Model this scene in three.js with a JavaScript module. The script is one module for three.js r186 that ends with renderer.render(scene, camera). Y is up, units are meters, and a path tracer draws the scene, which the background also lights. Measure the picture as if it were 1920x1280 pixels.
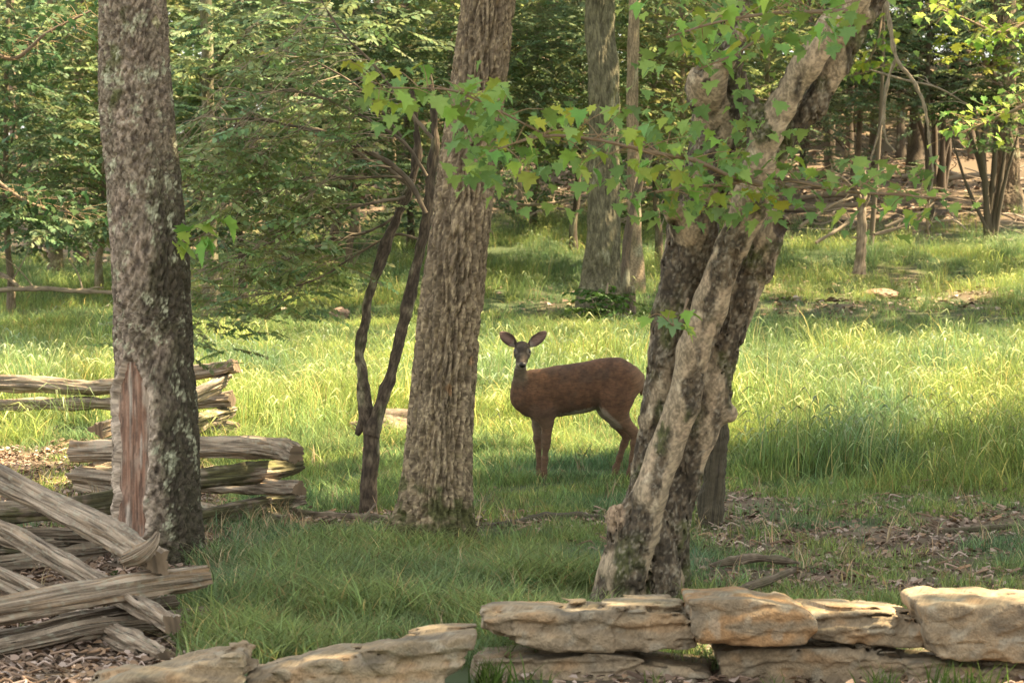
import * as THREE from 'three';
import { ImprovedNoise } from 'three/addons/math/ImprovedNoise.js';
import { mergeGeometries } from 'three/addons/utils/BufferGeometryUtils.js';

// ---------- camera, sky, sun, exposure ----------
const scene = new THREE.Scene();
const EYE = 1.7, F = 4516, PITCH = Math.atan(158 / F);
const camera = new THREE.PerspectiveCamera(2 * Math.atan(640 / F) * 180 / Math.PI, 1024 / 682, 0.1, 900);
camera.position.set(0, EYE, 0);
camera.rotation.set(-PITCH, 0, 0);
camera.focus = 16; camera.userData.fStop = 7;
scene.add(camera);
const renderer = new THREE.WebGLRenderer({ antialias: true });
renderer.toneMapping = THREE.LinearToneMapping;
renderer.toneMappingExposure = 4.9;
renderer.shadowMap.enabled = true;
const SUN = new THREE.Vector3(0.56, 0.82, -0.02).normalize();
{
  const W = 64, H = 32, a = new Float32Array(W * H * 4);
  for (let j = 0; j < H; j++) for (let i = 0; i < W; i++) {
    const el = ((j + 0.5) / H - 0.5) * Math.PI, t = Math.max(0, Math.sin(el)), k = (j * W + i) * 4;
    const c = el < 0 ? [0.5, 0.5, 0.45] : [1.16 - 0.28 * t, 1.14 - 0.24 * t, 1.02 - 0.1 * t];
    for (let q = 0; q < 3; q++) a[k + q] = c[q] * 0.385; a[k + 3] = 1;
  }
  const tex = new THREE.DataTexture(a, W, H, THREE.RGBAFormat, THREE.FloatType);
  tex.mapping = THREE.EquirectangularReflectionMapping; tex.magFilter = THREE.LinearFilter; tex.needsUpdate = true;
  scene.background = tex; scene.environment = tex;
}
const sun = new THREE.DirectionalLight(0xffe6b8, 5);
sun.position.copy(SUN).multiplyScalar(60).add(new THREE.Vector3(0, 0, -25)); sun.target.position.set(0, 0, -25);
sun.castShadow = true; sun.shadow.radius = 1.2; sun.shadow.mapSize.set(4096, 4096);
Object.assign(sun.shadow.camera, { left: -45, right: 45, top: 60, bottom: -60, near: 1, far: 160 });
scene.add(sun, sun.target);

// ---------- helpers ----------
const V = (x, y, z) => new THREE.Vector3(x, y, z);
const lerp = (a, b, t) => a + (b - a) * t, clamp = (x, a = 0, b = 1) => Math.min(b, Math.max(a, x));
const sm = (a, b, x) => { const t = clamp((x - a) / (b - a)); return t * t * (3 - 2 * t); };
function rngOf(seed) { let s = seed >>> 0; return () => { s = (s + 0x6D2B79F5) | 0; let t = Math.imul(s ^ (s >>> 15), 1 | s); t = (t + Math.imul(t ^ (t >>> 7), 61 | t)) ^ t; return ((t ^ (t >>> 14)) >>> 0) / 4294967296; }; }
const NO = new ImprovedNoise();
const n3 = (x, y, z) => NO.noise(x + 71.3, y + 19.7, z + 43.1);
const fbm = (x, y, z, o = 3) => { let s = 0, a = 0.5; for (let i = 0; i < o; i++) { s += a * n3(x, y, z); x = x * 2.03 + 5.1; y = y * 2.03 + 1.7; z = z * 2.03 + 9.2; a *= 0.5; } return s; };
const mix3 = (a, b, t) => [lerp(a[0], b[0], t), lerp(a[1], b[1], t), lerp(a[2], b[2], t)];
// a pixel of the photograph at a distance d in front of the camera
function at(px, py, d) {
  const c = Math.cos(PITCH), s = Math.sin(PITCH), u = (640 - py) / F, r = (px - 960) / F;
  const y = -s + c * u, z = -c - s * u, k = d / -z;
  return V(r * k, EYE + y * k, -d);
}
function ground(x, z) {
  const d = -z, right = sm(-0.14, 0.06, x / Math.max(d, 5));
  let h = 0;
  h += 0.053 * clamp(d - 17, 0, 19);
  h += lerp(0.06, 0.1, right) * clamp(d - 36, 0, 14);
  h += lerp(0.09, 0.14, right) * clamp(d - 50, 0, 60);
  h += 0.03 * clamp(d - 110, 0, 400);
  const far = sm(14, 40, d);
  return h + fbm(x * 0.35, 3, z * 0.35) * lerp(0.06, 0.35, far) + fbm(x * 1.7, 8, z * 1.7) * 0.05;
}
const gx = (px, d) => (px - 960) / F * d;                     // world x of a pixel column on the ground
const onGround = (px, d, up = 0) => { const x = gx(px, d); return V(x, ground(x, -d) + up, -d); };
// names and descriptions
const taken = {};
const numbered = (n) => { const k = taken[n] = (taken[n] ?? -1) + 1; return k ? `${n}_${String(k).padStart(3, '0')}` : n; };
function tag(o, label, category, group) { o.userData.label = label; o.userData.category = category; if (group) o.userData.group = group; return o; }
function thing(name, label, category, p, group) { const g = new THREE.Group(); g.name = numbered(name); g.position.copy(p); scene.add(g); return tag(g, label, category, group); }
const partCount = new Map();
function part(name, geo, mat, parent, local = false) {      // geometry given in world axes unless local
  if (!local) { let o = parent, t = V(0, 0, 0); while (o && o !== scene) { t.add(o.position); o = o.parent; } geo.translate(-t.x, -t.y, -t.z); }
  const m = new THREE.Mesh(geo, mat), key = parent.uuid + name, k = partCount.get(key) ?? 0; partCount.set(key, k + 1);
  m.name = k ? `${name}_${String(k).padStart(3, '0')}` : name; m.castShadow = m.receiveShadow = true; parent.add(m); return m;
}
function solo(name, label, category, geo, mat, p, group) {  // a thing that is one mesh
  const m = new THREE.Mesh(geo.translate(-p.x, -p.y, -p.z), mat); m.name = numbered(name); m.position.copy(p); m.castShadow = m.receiveShadow = true; scene.add(m); return tag(m, label, category, group);
}
const std = (o = {}) => new THREE.MeshStandardMaterial({ roughness: 0.92, vertexColors: true, ...o });
const leafMat = (t = 0.4, o = {}) => new THREE.MeshPhysicalMaterial({ roughness: 0.72, transmission: t, thickness: 0, ior: 1.3, vertexColors: true, side: THREE.DoubleSide, specularIntensity: 0.2, ...o });
// small-scale grain, tiling, uv in metres: each tile is half a metre wide
function tileNoise(seed, nx, ny) { const R = rngOf(seed), g = new Float32Array(nx * ny).map(() => R()); return (u, v) => { u = ((u % 1) + 1) % 1 * nx; v = ((v % 1) + 1) % 1 * ny; const i = Math.floor(u), j = Math.floor(v), a = u - i, b = v - j, s = a * a * (3 - 2 * a), t = b * b * (3 - 2 * b), q = (x, y) => g[(x % nx) + (y % ny) * nx]; return lerp(lerp(q(i, j), q(i + 1, j), s), lerp(q(i, j + 1), q(i + 1, j + 1), s), t); }; }
function grain(seed, layers, lo, hi, size = 256) {            // layers: [cells across, cells up, weight]
  const fs = layers.map(([a, b, w, sharp], k) => [tileNoise(seed + k * 17, a, b), w, sharp]), D = new Uint8Array(size * size * 4), H = new Uint8Array(size * size * 4);
  for (let j = 0; j < size; j++) for (let i = 0; i < size; i++) {
    let s = 0, h = 0, W = 0; for (const [f, w, sharp] of fs) { let q = f(i / size, j / size); if (sharp) q = sm(0.5 - sharp, 0.5 + sharp, q); const e = f(i / size + 0.37, j / size + 0.21); s += q * w; h += (q * 0.6 + e * 0.4) * w; W += w; }
    const k = (j * size + i) * 4, c = lerp(lo, hi, clamp((s / W - 0.25) * 2)) * 255; D[k] = c; D[k + 1] = c; D[k + 2] = c; D[k + 3] = 255; H[k] = H[k + 1] = H[k + 2] = clamp(h / W) * 255; H[k + 3] = 255;
  }
  return [D, H].map((a) => { const t = new THREE.DataTexture(a, size, size); t.magFilter = t.minFilter = THREE.LinearFilter; t.wrapS = t.wrapT = THREE.RepeatWrapping; t.needsUpdate = true; return t; });
}
const grained = ([map, bumpMap], bumpScale, k, o = {}) => std({ map, bumpMap, bumpScale, color: new THREE.Color().setRGB(k, k, k), ...o });
const SCALY = grained(grain(1, [[26, 12, 1, 0.25], [60, 30, 0.9, 0.25], [110, 80, 0.6]], 0.5, 1), 0.008, 1.5, { roughness: 0.95 });
const FURROW = grained(grain(5, [[40, 10, 1, 0.22], [70, 26, 1, 0.25], [120, 60, 0.6]], 0.54, 1), 0.008, 1.5, { roughness: 0.95 });
const WOOD = grained(grain(9, [[44, 3, 1], [90, 5, 1, 0.3], [26, 2, 0.8, 0.4], [110, 60, 0.6]], 0.46, 1), 0.01, 1.4, { roughness: 0.9 });
const STONE = grained(grain(13, [[9, 16, 0.5], [34, 50, 0.8], [100, 110, 1]], 0.6, 1), 0.007, 1.3, { roughness: 0.9 });
const SKIN = grained(grain(17, [[22, 16, 0.8], [60, 44, 0.9, 0.3], [120, 110, 0.8]], 0.5, 1), 0.004, 1.3, { roughness: 0.92 });
const FUR = grained(grain(21, [[16, 30, 0.8], [26, 90, 1], [128, 128, 0.5]], 0.62, 1), 0.004, 1.22, { roughness: 0.9 });
const BARK = std({ roughness: 0.95 }), EARTH = std({ roughness: 1 });
const LEAF = leafMat(0.45), GRASS = leafMat(0.52, { roughness: 0.6 }), DRY = std({ roughness: 0.9, side: THREE.DoubleSide });
for (const m of [LEAF, GRASS]) m.roughness = 0.85;

class MB {                                                   // collects triangles
  constructor() { this.p = []; this.c = []; this.i = []; this.u = null; }
  v(x, y, z, c) { this.p.push(x, y, z); this.c.push(c[0], c[1], c[2]); return this.p.length / 3 - 1; }
  t(a, b, c) { this.i.push(a, b, c); }
  geo() { const g = new THREE.BufferGeometry(); g.setAttribute('position', new THREE.Float32BufferAttribute(this.p, 3)); g.setAttribute('color', new THREE.Float32BufferAttribute(this.c, 3)); if (this.u) { while (this.u.length < this.p.length / 3 * 2) this.u.push(0); g.setAttribute('uv', new THREE.Float32BufferAttribute(this.u, 2)); } g.setIndex(this.i); g.computeVertexNormals(); if (this.seams) { const N = g.attributes.normal; for (const [a, b] of this.seams) { const x = N.getX(a) + N.getX(b), y = N.getY(a) + N.getY(b), z = N.getZ(a) + N.getZ(b), L = Math.hypot(x, y, z) || 1; N.setXYZ(a, x / L, y / L, z / L); N.setXYZ(b, x / L, y / L, z / L); } } return g; }
}
const WHITE = [1, 1, 1];
// a limb swept along points [Vector3, radius]; disp(p, a, l) moves the skin out, col(p, a, l) colours it
function limb(pts, { rad = 8, seg = 12, disp, col = WHITE, sect, cap = true, mb, twist = 0, uv = false } = {}) {
  const own = !mb; mb = mb || new MB(); const wrap = uv ? 1 : 0; if (uv) { mb.u = mb.u || []; mb.seams = mb.seams || []; }
  const cu = new THREE.CatmullRomCurve3(pts.map((q) => q[0]), false, 'catmullrom', 0.5), n = pts.length - 1;
  let len = 0; for (let k = 0; k < n; k++) len += pts[k][0].distanceTo(pts[k + 1][0]);
  const tiles = Math.max(1, Math.round(2 * Math.PI * pts[Math.floor(n / 2)][1] / 0.5));
  const rAt = (t) => { const f = t * n, k = Math.min(n - 1, Math.floor(f)), u = f - k, w = u * u * (3 - 2 * u); return lerp(pts[k][1], pts[k + 1][1], lerp(u, w, 0.4)); };
  const first = mb.p.length / 3, tan0 = cu.getTangent(0);
  let nx = V(Math.abs(tan0.y) > 0.7 ? 1 : 0, 0, 0); if (Math.abs(tan0.y) <= 0.7) nx.set(0, 1, 0);
  const tmp = V(), q = V(), c0 = V();
  for (let s = 0; s <= seg; s++) {
    const t = s / seg, tg = cu.getTangent(t); cu.getPoint(t, c0);
    nx.addScaledVector(tg, -nx.dot(tg)).normalize(); const by = tmp.crossVectors(tg, nx).normalize();
    const r = rAt(t), l = t * len;
    for (let k = 0; k < rad + wrap; k++) {
      const a = (k % rad) / rad * Math.PI * 2 + twist * l, rr = r * (sect ? sect((k % rad) / rad * Math.PI * 2, l) : 1);
      const dx = nx.x * Math.cos(a) + by.x * Math.sin(a), dy = nx.y * Math.cos(a) + by.y * Math.sin(a), dz = nx.z * Math.cos(a) + by.z * Math.sin(a);
      q.set(c0.x + dx * rr, c0.y + dy * rr, c0.z + dz * rr);
      const e = disp ? disp(q, a, l, t) : 0;
      mb.v(q.x + dx * e, q.y + dy * e, q.z + dz * e, typeof col === 'function' ? col(q, a, l, t) : col);
      if (uv) { mb.u.length = (mb.p.length / 3 - 1) * 2; mb.u.push(k / rad * tiles, l / 0.5); if (k === rad) mb.seams.push([mb.p.length / 3 - 1, mb.p.length / 3 - 1 - rad]); }
    }
  }
  for (let s = 0; s < seg; s++) for (let k = 0; k < rad; k++) {
    const w = rad + wrap, a = first + s * w + k, b = first + s * w + (wrap ? k + 1 : (k + 1) % rad);
    mb.t(a, b, b + w); mb.t(a, b + w, a + w);
  }
  if (cap) for (const e of [0, 1]) {
    const p = cu.getPoint(e), c = typeof cap === 'object' ? cap : typeof col === 'function' ? col(p, 0, e * len, e) : col, o = first + e * seg * (rad + wrap);
    const ring = []; for (let k = 0; k < rad; k++) { const j = (o + k) * 3; ring.push(mb.v(mb.p[j], mb.p[j + 1], mb.p[j + 2], c)); if (uv) { const q = mb.p.length / 3 - 1; mb.u.length = q * 2; mb.u.push((mb.p[j] + mb.p[j + 2]) * 2.3, mb.p[j + 1] * 0.7); } }
    const m = mb.v(p.x, p.y, p.z, [c[0] * 0.8, c[1] * 0.8, c[2] * 0.8]); if (uv) mb.u.push((p.x + p.z) * 2.3, p.y * 0.7);
    for (let k = 0; k < rad; k++) e ? mb.t(m, ring[k], ring[(k + 1) % rad]) : mb.t(m, ring[(k + 1) % rad], ring[k]);
  }
  return own ? mb.geo() : mb;
}
// surface nets: the zero surface of f in a box
function meshField(f, lo, hi, cell, colour, nrm = 0.5) {
  const nx = Math.ceil((hi.x - lo.x) / cell) + 1, ny = Math.ceil((hi.y - lo.y) / cell) + 1, nz = Math.ceil((hi.z - lo.z) / cell) + 1;
  const val = new Float32Array(nx * ny * nz), id = (i, j, k) => i + nx * (j + ny * k);
  for (let k = 0; k < nz; k++) for (let j = 0; j < ny; j++) for (let i = 0; i < nx; i++) val[id(i, j, k)] = f(lo.x + i * cell, lo.y + j * cell, lo.z + k * cell);
  const vert = new Int32Array(nx * ny * nz).fill(-1), mb = new MB(); mb.u = [];
  for (let k = 0; k < nz - 1; k++) for (let j = 0; j < ny - 1; j++) for (let i = 0; i < nx - 1; i++) {
    let x = 0, y = 0, z = 0, n = 0, inside = 0;
    const g = [0, 1, 2, 3, 4, 5, 6, 7].map((c) => val[id(i + (c & 1), j + ((c >> 1) & 1), k + (c >> 2))]);
    for (const q of g) if (q < 0) inside++;
    if (!inside || inside === 8) continue;
    for (let a = 0; a < 8; a++) for (const bit of [1, 2, 4]) if (!(a & bit)) {
      const b = a | bit, ga = g[a], gb = g[b]; if ((ga < 0) === (gb < 0)) continue;
      const t = ga / (ga - gb); n++;
      x += (a & 1) + (bit === 1 ? t : 0); y += ((a >> 1) & 1) + (bit === 2 ? t : 0); z += (a >> 2) + (bit === 4 ? t : 0);
    }
    const px = lo.x + (i + x / n) * cell, py = lo.y + (j + y / n) * cell, pz = lo.z + (k + z / n) * cell;
    vert[id(i, j, k)] = mb.v(px, py, pz, colour(px, py, pz)); mb.u.push((px + pz * 0.6) * 2, (py + pz * 0.5) * 2);
  }
  const quad = (a, b, c, d, flip) => { if (a < 0 || b < 0 || c < 0 || d < 0) return; if (flip) { mb.t(a, c, b); mb.t(a, d, c); } else { mb.t(a, b, c); mb.t(a, c, d); } };
  for (let k = 1; k < nz - 1; k++) for (let j = 1; j < ny - 1; j++) for (let i = 1; i < nx - 1; i++) {
    const s = val[id(i, j, k)] < 0;
    if (s !== (val[id(i + 1, j, k)] < 0)) quad(vert[id(i, j - 1, k - 1)], vert[id(i, j, k - 1)], vert[id(i, j, k)], vert[id(i, j - 1, k)], !s);
    if (s !== (val[id(i, j + 1, k)] < 0)) quad(vert[id(i - 1, j, k - 1)], vert[id(i - 1, j, k)], vert[id(i, j, k)], vert[id(i, j, k - 1)], !s);
    if (s !== (val[id(i, j, k + 1)] < 0)) quad(vert[id(i - 1, j - 1, k)], vert[id(i, j - 1, k)], vert[id(i, j, k)], vert[id(i - 1, j, k)], !s);
  }
  return mb.geo();
}
const capsule = (x, y, z, a, b, ra, rb, sz = 1) => {         // distance to a tapered capsule; sz > 1 makes it thinner along z
  const bx = b.x - a.x, by = b.y - a.y, bz = (b.z - a.z) * sz, px = x - a.x, py = y - a.y, pz = (z - a.z) * sz;
  const t = clamp((px * bx + py * by + pz * bz) / (bx * bx + by * by + bz * bz + 1e-9));
  return Math.hypot(px - bx * t, py - by * t, pz - bz * t) - lerp(ra, rb, t);
};
const smin = (a, b, k) => { const h = Math.max(k - Math.abs(a - b), 0) / k; return Math.min(a, b) - h * h * k * 0.25; };

// ---------- leaves, sprays, tufts ----------
function addLeaf(mb, o, dir, up, len, wid, c, fold = 0.18, droop = 0.12) {      // an ovate leaf folded along its midrib
  const side = V().crossVectors(dir, up).normalize(), nn = V().crossVectors(side, dir).normalize();
  const P = (l, w, h) => { const q = o.clone().addScaledVector(dir, l * len).addScaledVector(side, w * wid).addScaledVector(nn, h * len - droop * l * l * len); return mb.v(q.x, q.y, q.z, c); };
  const b = P(0, 0, 0), m = P(0.55, 0, -0.0), t = P(1, 0, 0), l1 = P(0.3, 0.48, fold * 0.5), r1 = P(0.3, -0.48, fold * 0.5), l2 = P(0.68, 0.4, fold * 0.42), r2 = P(0.68, -0.4, fold * 0.42);
  mb.t(b, l1, m); mb.t(l1, l2, m); mb.t(l2, t, m); mb.t(b, m, r1); mb.t(r1, m, r2); mb.t(r2, m, t);
}
function sprayGeo(seed, n, len, leaf, wid, bendy = 0.25) {
  const R = rngOf(seed), mb = new MB(), tw = [0.9, 0.62, 0.5];
  const end = V(len, -bendy * len * 0.5, (R() - 0.5) * 0.3 * len), mid = V(len * 0.5, 0.02, 0);
  const cu = new THREE.QuadraticBezierCurve3(V(0, 0, 0), mid, end);
  limb([[V(0, 0, 0), 0.006], [cu.getPoint(0.5), 0.004], [end, 0.002]], { rad: 3, seg: 4, col: tw, cap: false, mb });
  for (let k = 0; k < n; k++) {
    const t = 0.15 + 0.85 * (k + 0.5 * R()) / n, s = k % 2 ? 1 : -1, a = s * (0.5 + R() * 0.8), p = cu.getPoint(t);
    const dir = V(Math.cos(a), -0.15 - R() * 0.35, Math.sin(a)).normalize(), up = V((R() - 0.5) * 0.9, 1, (R() - 0.5) * 0.9).normalize();
    p.addScaledVector(dir, 0.02);
    const v = 0.75 + R() * 0.5;
    addLeaf(mb, p, dir, up, leaf * (0.7 + R() * 0.5), wid * (0.7 + R() * 0.5), [v * (0.9 + R() * 0.25), v, v * (0.85 + R() * 0.3)]);
  }
  return mb.geo();
}
const SPRAY = [11, 12, 13, 14].map((s) => sprayGeo(s, 15, 0.55, 0.1, 0.062));
const BIGSPRAY = [21, 22, 23].map((s) => sprayGeo(s, 18, 0.75, 0.15, 0.1));
const DARKSPRAY = [31, 32].map((s) => sprayGeo(s, 22, 0.4, 0.11, 0.04));
const M4 = new THREE.Matrix4(), QT = new THREE.Quaternion(), EU = new THREE.Euler(), SC = V(1, 1, 1);
function instances(name, geo, mat, list, parent, stuff = true) {   // list of [Vector3, [rx, ry, rz], scale, colour]; world positions
  const im = new THREE.InstancedMesh(geo, mat, list.length), o = V(), c = new THREE.Color();
  if (parent !== scene) o.copy(parent.position);
  list.forEach(([p, e, s, k], i) => {
    EU.set(e[0], e[1], e[2], 'YXZ'); QT.setFromEuler(EU); if (s.isVector3) SC.copy(s); else SC.set(s, s, s);
    im.setMatrixAt(i, M4.compose(V().copy(p).sub(o), QT, SC)); im.setColorAt(i, c.setRGB(k[0], k[1], k[2]));
  });
  if (parent === scene) im.name = numbered(name); else { const key = parent.uuid + name, k = partCount.get(key) ?? 0; partCount.set(key, k + 1); im.name = k ? `${name}_${String(k).padStart(3, '0')}` : name; }
  if (stuff) im.userData.kind = 'stuff';
  im.castShadow = im.receiveShadow = true; parent.add(im); return im;
}
// sprays gathered in clumps: [[centre, radius, count], ...]
function clumpSprays(R, clumps, scale, tint, flat = 0.55) {
  const out = [];
  for (const [c, r, n, tc] of clumps) for (let k = 0; k < n; k++) {
    let x, y, z; do { x = R() * 2 - 1; y = R() * 2 - 1; z = R() * 2 - 1; } while (x * x + y * y + z * z > 1);
    const p = V(c.x + x * r, c.y + y * r * flat, c.z + z * r), g = 0.7 + R() * 0.6, q = tc || tint;
    out.push([p, [(R() - 0.5) * 0.9, R() * Math.PI * 2, (R() - 0.5) * 0.8], scale * (0.7 + R() * 0.6), [q[0] * g * (0.85 + R() * 0.4), q[1] * g, q[2] * g * (0.8 + R() * 0.4)]]);
  }
  return out;
}

// ---------- the ground ----------
const pxOf = (x, d) => 960 + x / d * F;
const box = (px, d, p0, p1, d0, d1, sp = 40, sd = 0.8) => sm(p0 - sp, p0 + sp, px) * (1 - sm(p1 - sp, p1 + sp, px)) * sm(d0 - sd, d0 + sd, d) * (1 - sm(d1 - sd, d1 + sd, d));
function bare(x, z) {                                         // 1 where leaf litter and soil lie open, 0 in closed grass
  const d = -z, px = pxOf(x, d), n = fbm(x * 0.9, 2, z * 0.9) * 1.3, n2 = fbm(x * 3.1, 5, z * 2.2);
  let b = 0;
  b = Math.max(b, 0.95 * box(px, d, 520, 1170, 14.6, 16.1, 50, 0.5));
  b = Math.max(b, 0.62 * box(px, d, 1290, 2300, 9, 17.2, 40, 1.2));
  b = Math.max(b, 0.45 * box(px, d, 1080, 1300, 9, 14.4, 60, 1.0));
  b = Math.max(b, 1.1 * box(px, d, -900, 385, 5, 14.2, 20, 1.4));
  b = Math.max(b, 0.85 * box(px, d, -900, 430, 13, 19.4, 60, 1.2));
  b = Math.max(b, 0.42 * box(px, d, 1400, 1900, 31.5, 41, 90, 2));
  b = Math.max(b, 0.25 * box(px, d, 880, 1150, 33, 40, 60, 2));
  b = Math.max(b, 0.95 * sm(50, 56, d + 6 * sm(1330, 1500, px) + 7 * sm(480, 330, px) + n2 * 3));
  b = Math.max(b, 1.2 * (1 - sm(9.3, 9.9, d)) * sm(880, 1200, px));
  return clamp(b + (n + n2 * 0.7) * 0.75 * sm(0.02, 0.4, b) + Math.max(0, n2 - 0.25) * 0.8);
}
{
  const axis = (fine0, fine1, step, far0, far1) => { const a = []; for (let v = fine0; v <= fine1; v += step) a.push(v); let s = step; for (let v = fine1; v < far1;) { s *= 1.13; v += s; a.push(v); } s = step; for (let v = fine0; v > far0;) { s *= 1.13; v -= s; a.unshift(v); } return a; };
  const xs = axis(-5, 5, 0.07, -420, 420), zs = axis(-24, -8, 0.07, -480, 60), mb = new MB();
  for (const z of zs) for (const x of xs) {
    const d = -z, b = bare(x, z), f = fbm(x * 2.3, 1, z * 2.3, 4), g = n3(x * 9, 4, z * 9);
    let c = mix3([0.05, 0.075, 0.028], [0.125, 0.09, 0.062], sm(0.25, 0.7, b + g * 0.2));
    c = mix3(c, [0.19, 0.135, 0.09], sm(0.05, 0.35, f + g * 0.25) * sm(0.3, 0.8, b) * 0.9);
    c = mix3(c, [0.06, 0.045, 0.033], sm(0.1, 0.4, -f + g * 0.3) * 0.7);
    mb.v(x, ground(x, z) + (d < 30 ? g * 0.012 + n3(x * 22, 6, z * 22) * 0.006 : 0), z, c);
  }
  const w = xs.length;
  for (let j = 0; j < zs.length - 1; j++) for (let i = 0; i < w - 1; i++) { const a = j * w + i; mb.t(a, a + w, a + 1); mb.t(a + 1, a + w, a + w + 1); }
  const m = new THREE.Mesh(mb.geo(), EARTH); m.name = 'ground'; m.receiveShadow = true; m.castShadow = true;
  m.userData.kind = 'structure'; m.userData.label = 'forest floor of brown soil and moss rising into a hillside'; scene.add(m);
}

// ---------- big trunks ----------
const cBark = { grey: [0.185, 0.153, 0.118], tan: [0.2, 0.155, 0.11], dark: [0.1, 0.078, 0.058], moss: [0.062, 0.072, 0.022], lichen: [0.36, 0.37, 0.27], pink: [0.265, 0.212, 0.172] };
const canopyTint = [0.085, 0.17, 0.035];
function crownOn(parent, R, clumps, scale = 1.5, geo = BIGSPRAY[0], tint = canopyTint, name = 'crown') { return instances(name, geo, LEAF, clumpSprays(R, clumps, scale, tint), parent); }
// crown with limbs from a trunk top
function highCrown(parent, R, top, r0, centre, rad, nClump, perClump, { scale = 1.6, cr = 1.1, tint = canopyTint, geo = BIGSPRAY[1], mat = BARK, flat = 0.55, col = cBark.grey, limbs = true } = {}) {
  const clumps = [], mb = new MB();
  for (let k = 0; k < nClump; k++) {
    let x, y, z; do { x = R() * 2 - 1; y = R() * 2 - 1; z = R() * 2 - 1; } while (x * x + y * y + z * z > 1);
    const c = V(centre.x + x * rad.x, centre.y + y * rad.y, centre.z + z * rad.z); clumps.push([c, cr * (0.7 + R() * 0.6), perClump]);
    if (limbs && k % 2 === 0) { const m = top.clone().lerp(c, 0.5).add(V(0, 0.5, 0)); limb([[top, r0 * 0.5], [m, r0 * 0.25], [c, r0 * 0.06]], { rad: 5, seg: 8, col, mb, cap: false }); }
  }
  if (limbs) part('limb', mb.geo(), mat, parent).userData.label = 'bare limbs carrying the high crown';
  return crownOn(parent, R, clumps, scale, geo, tint);
}

let scarShoot;
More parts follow.
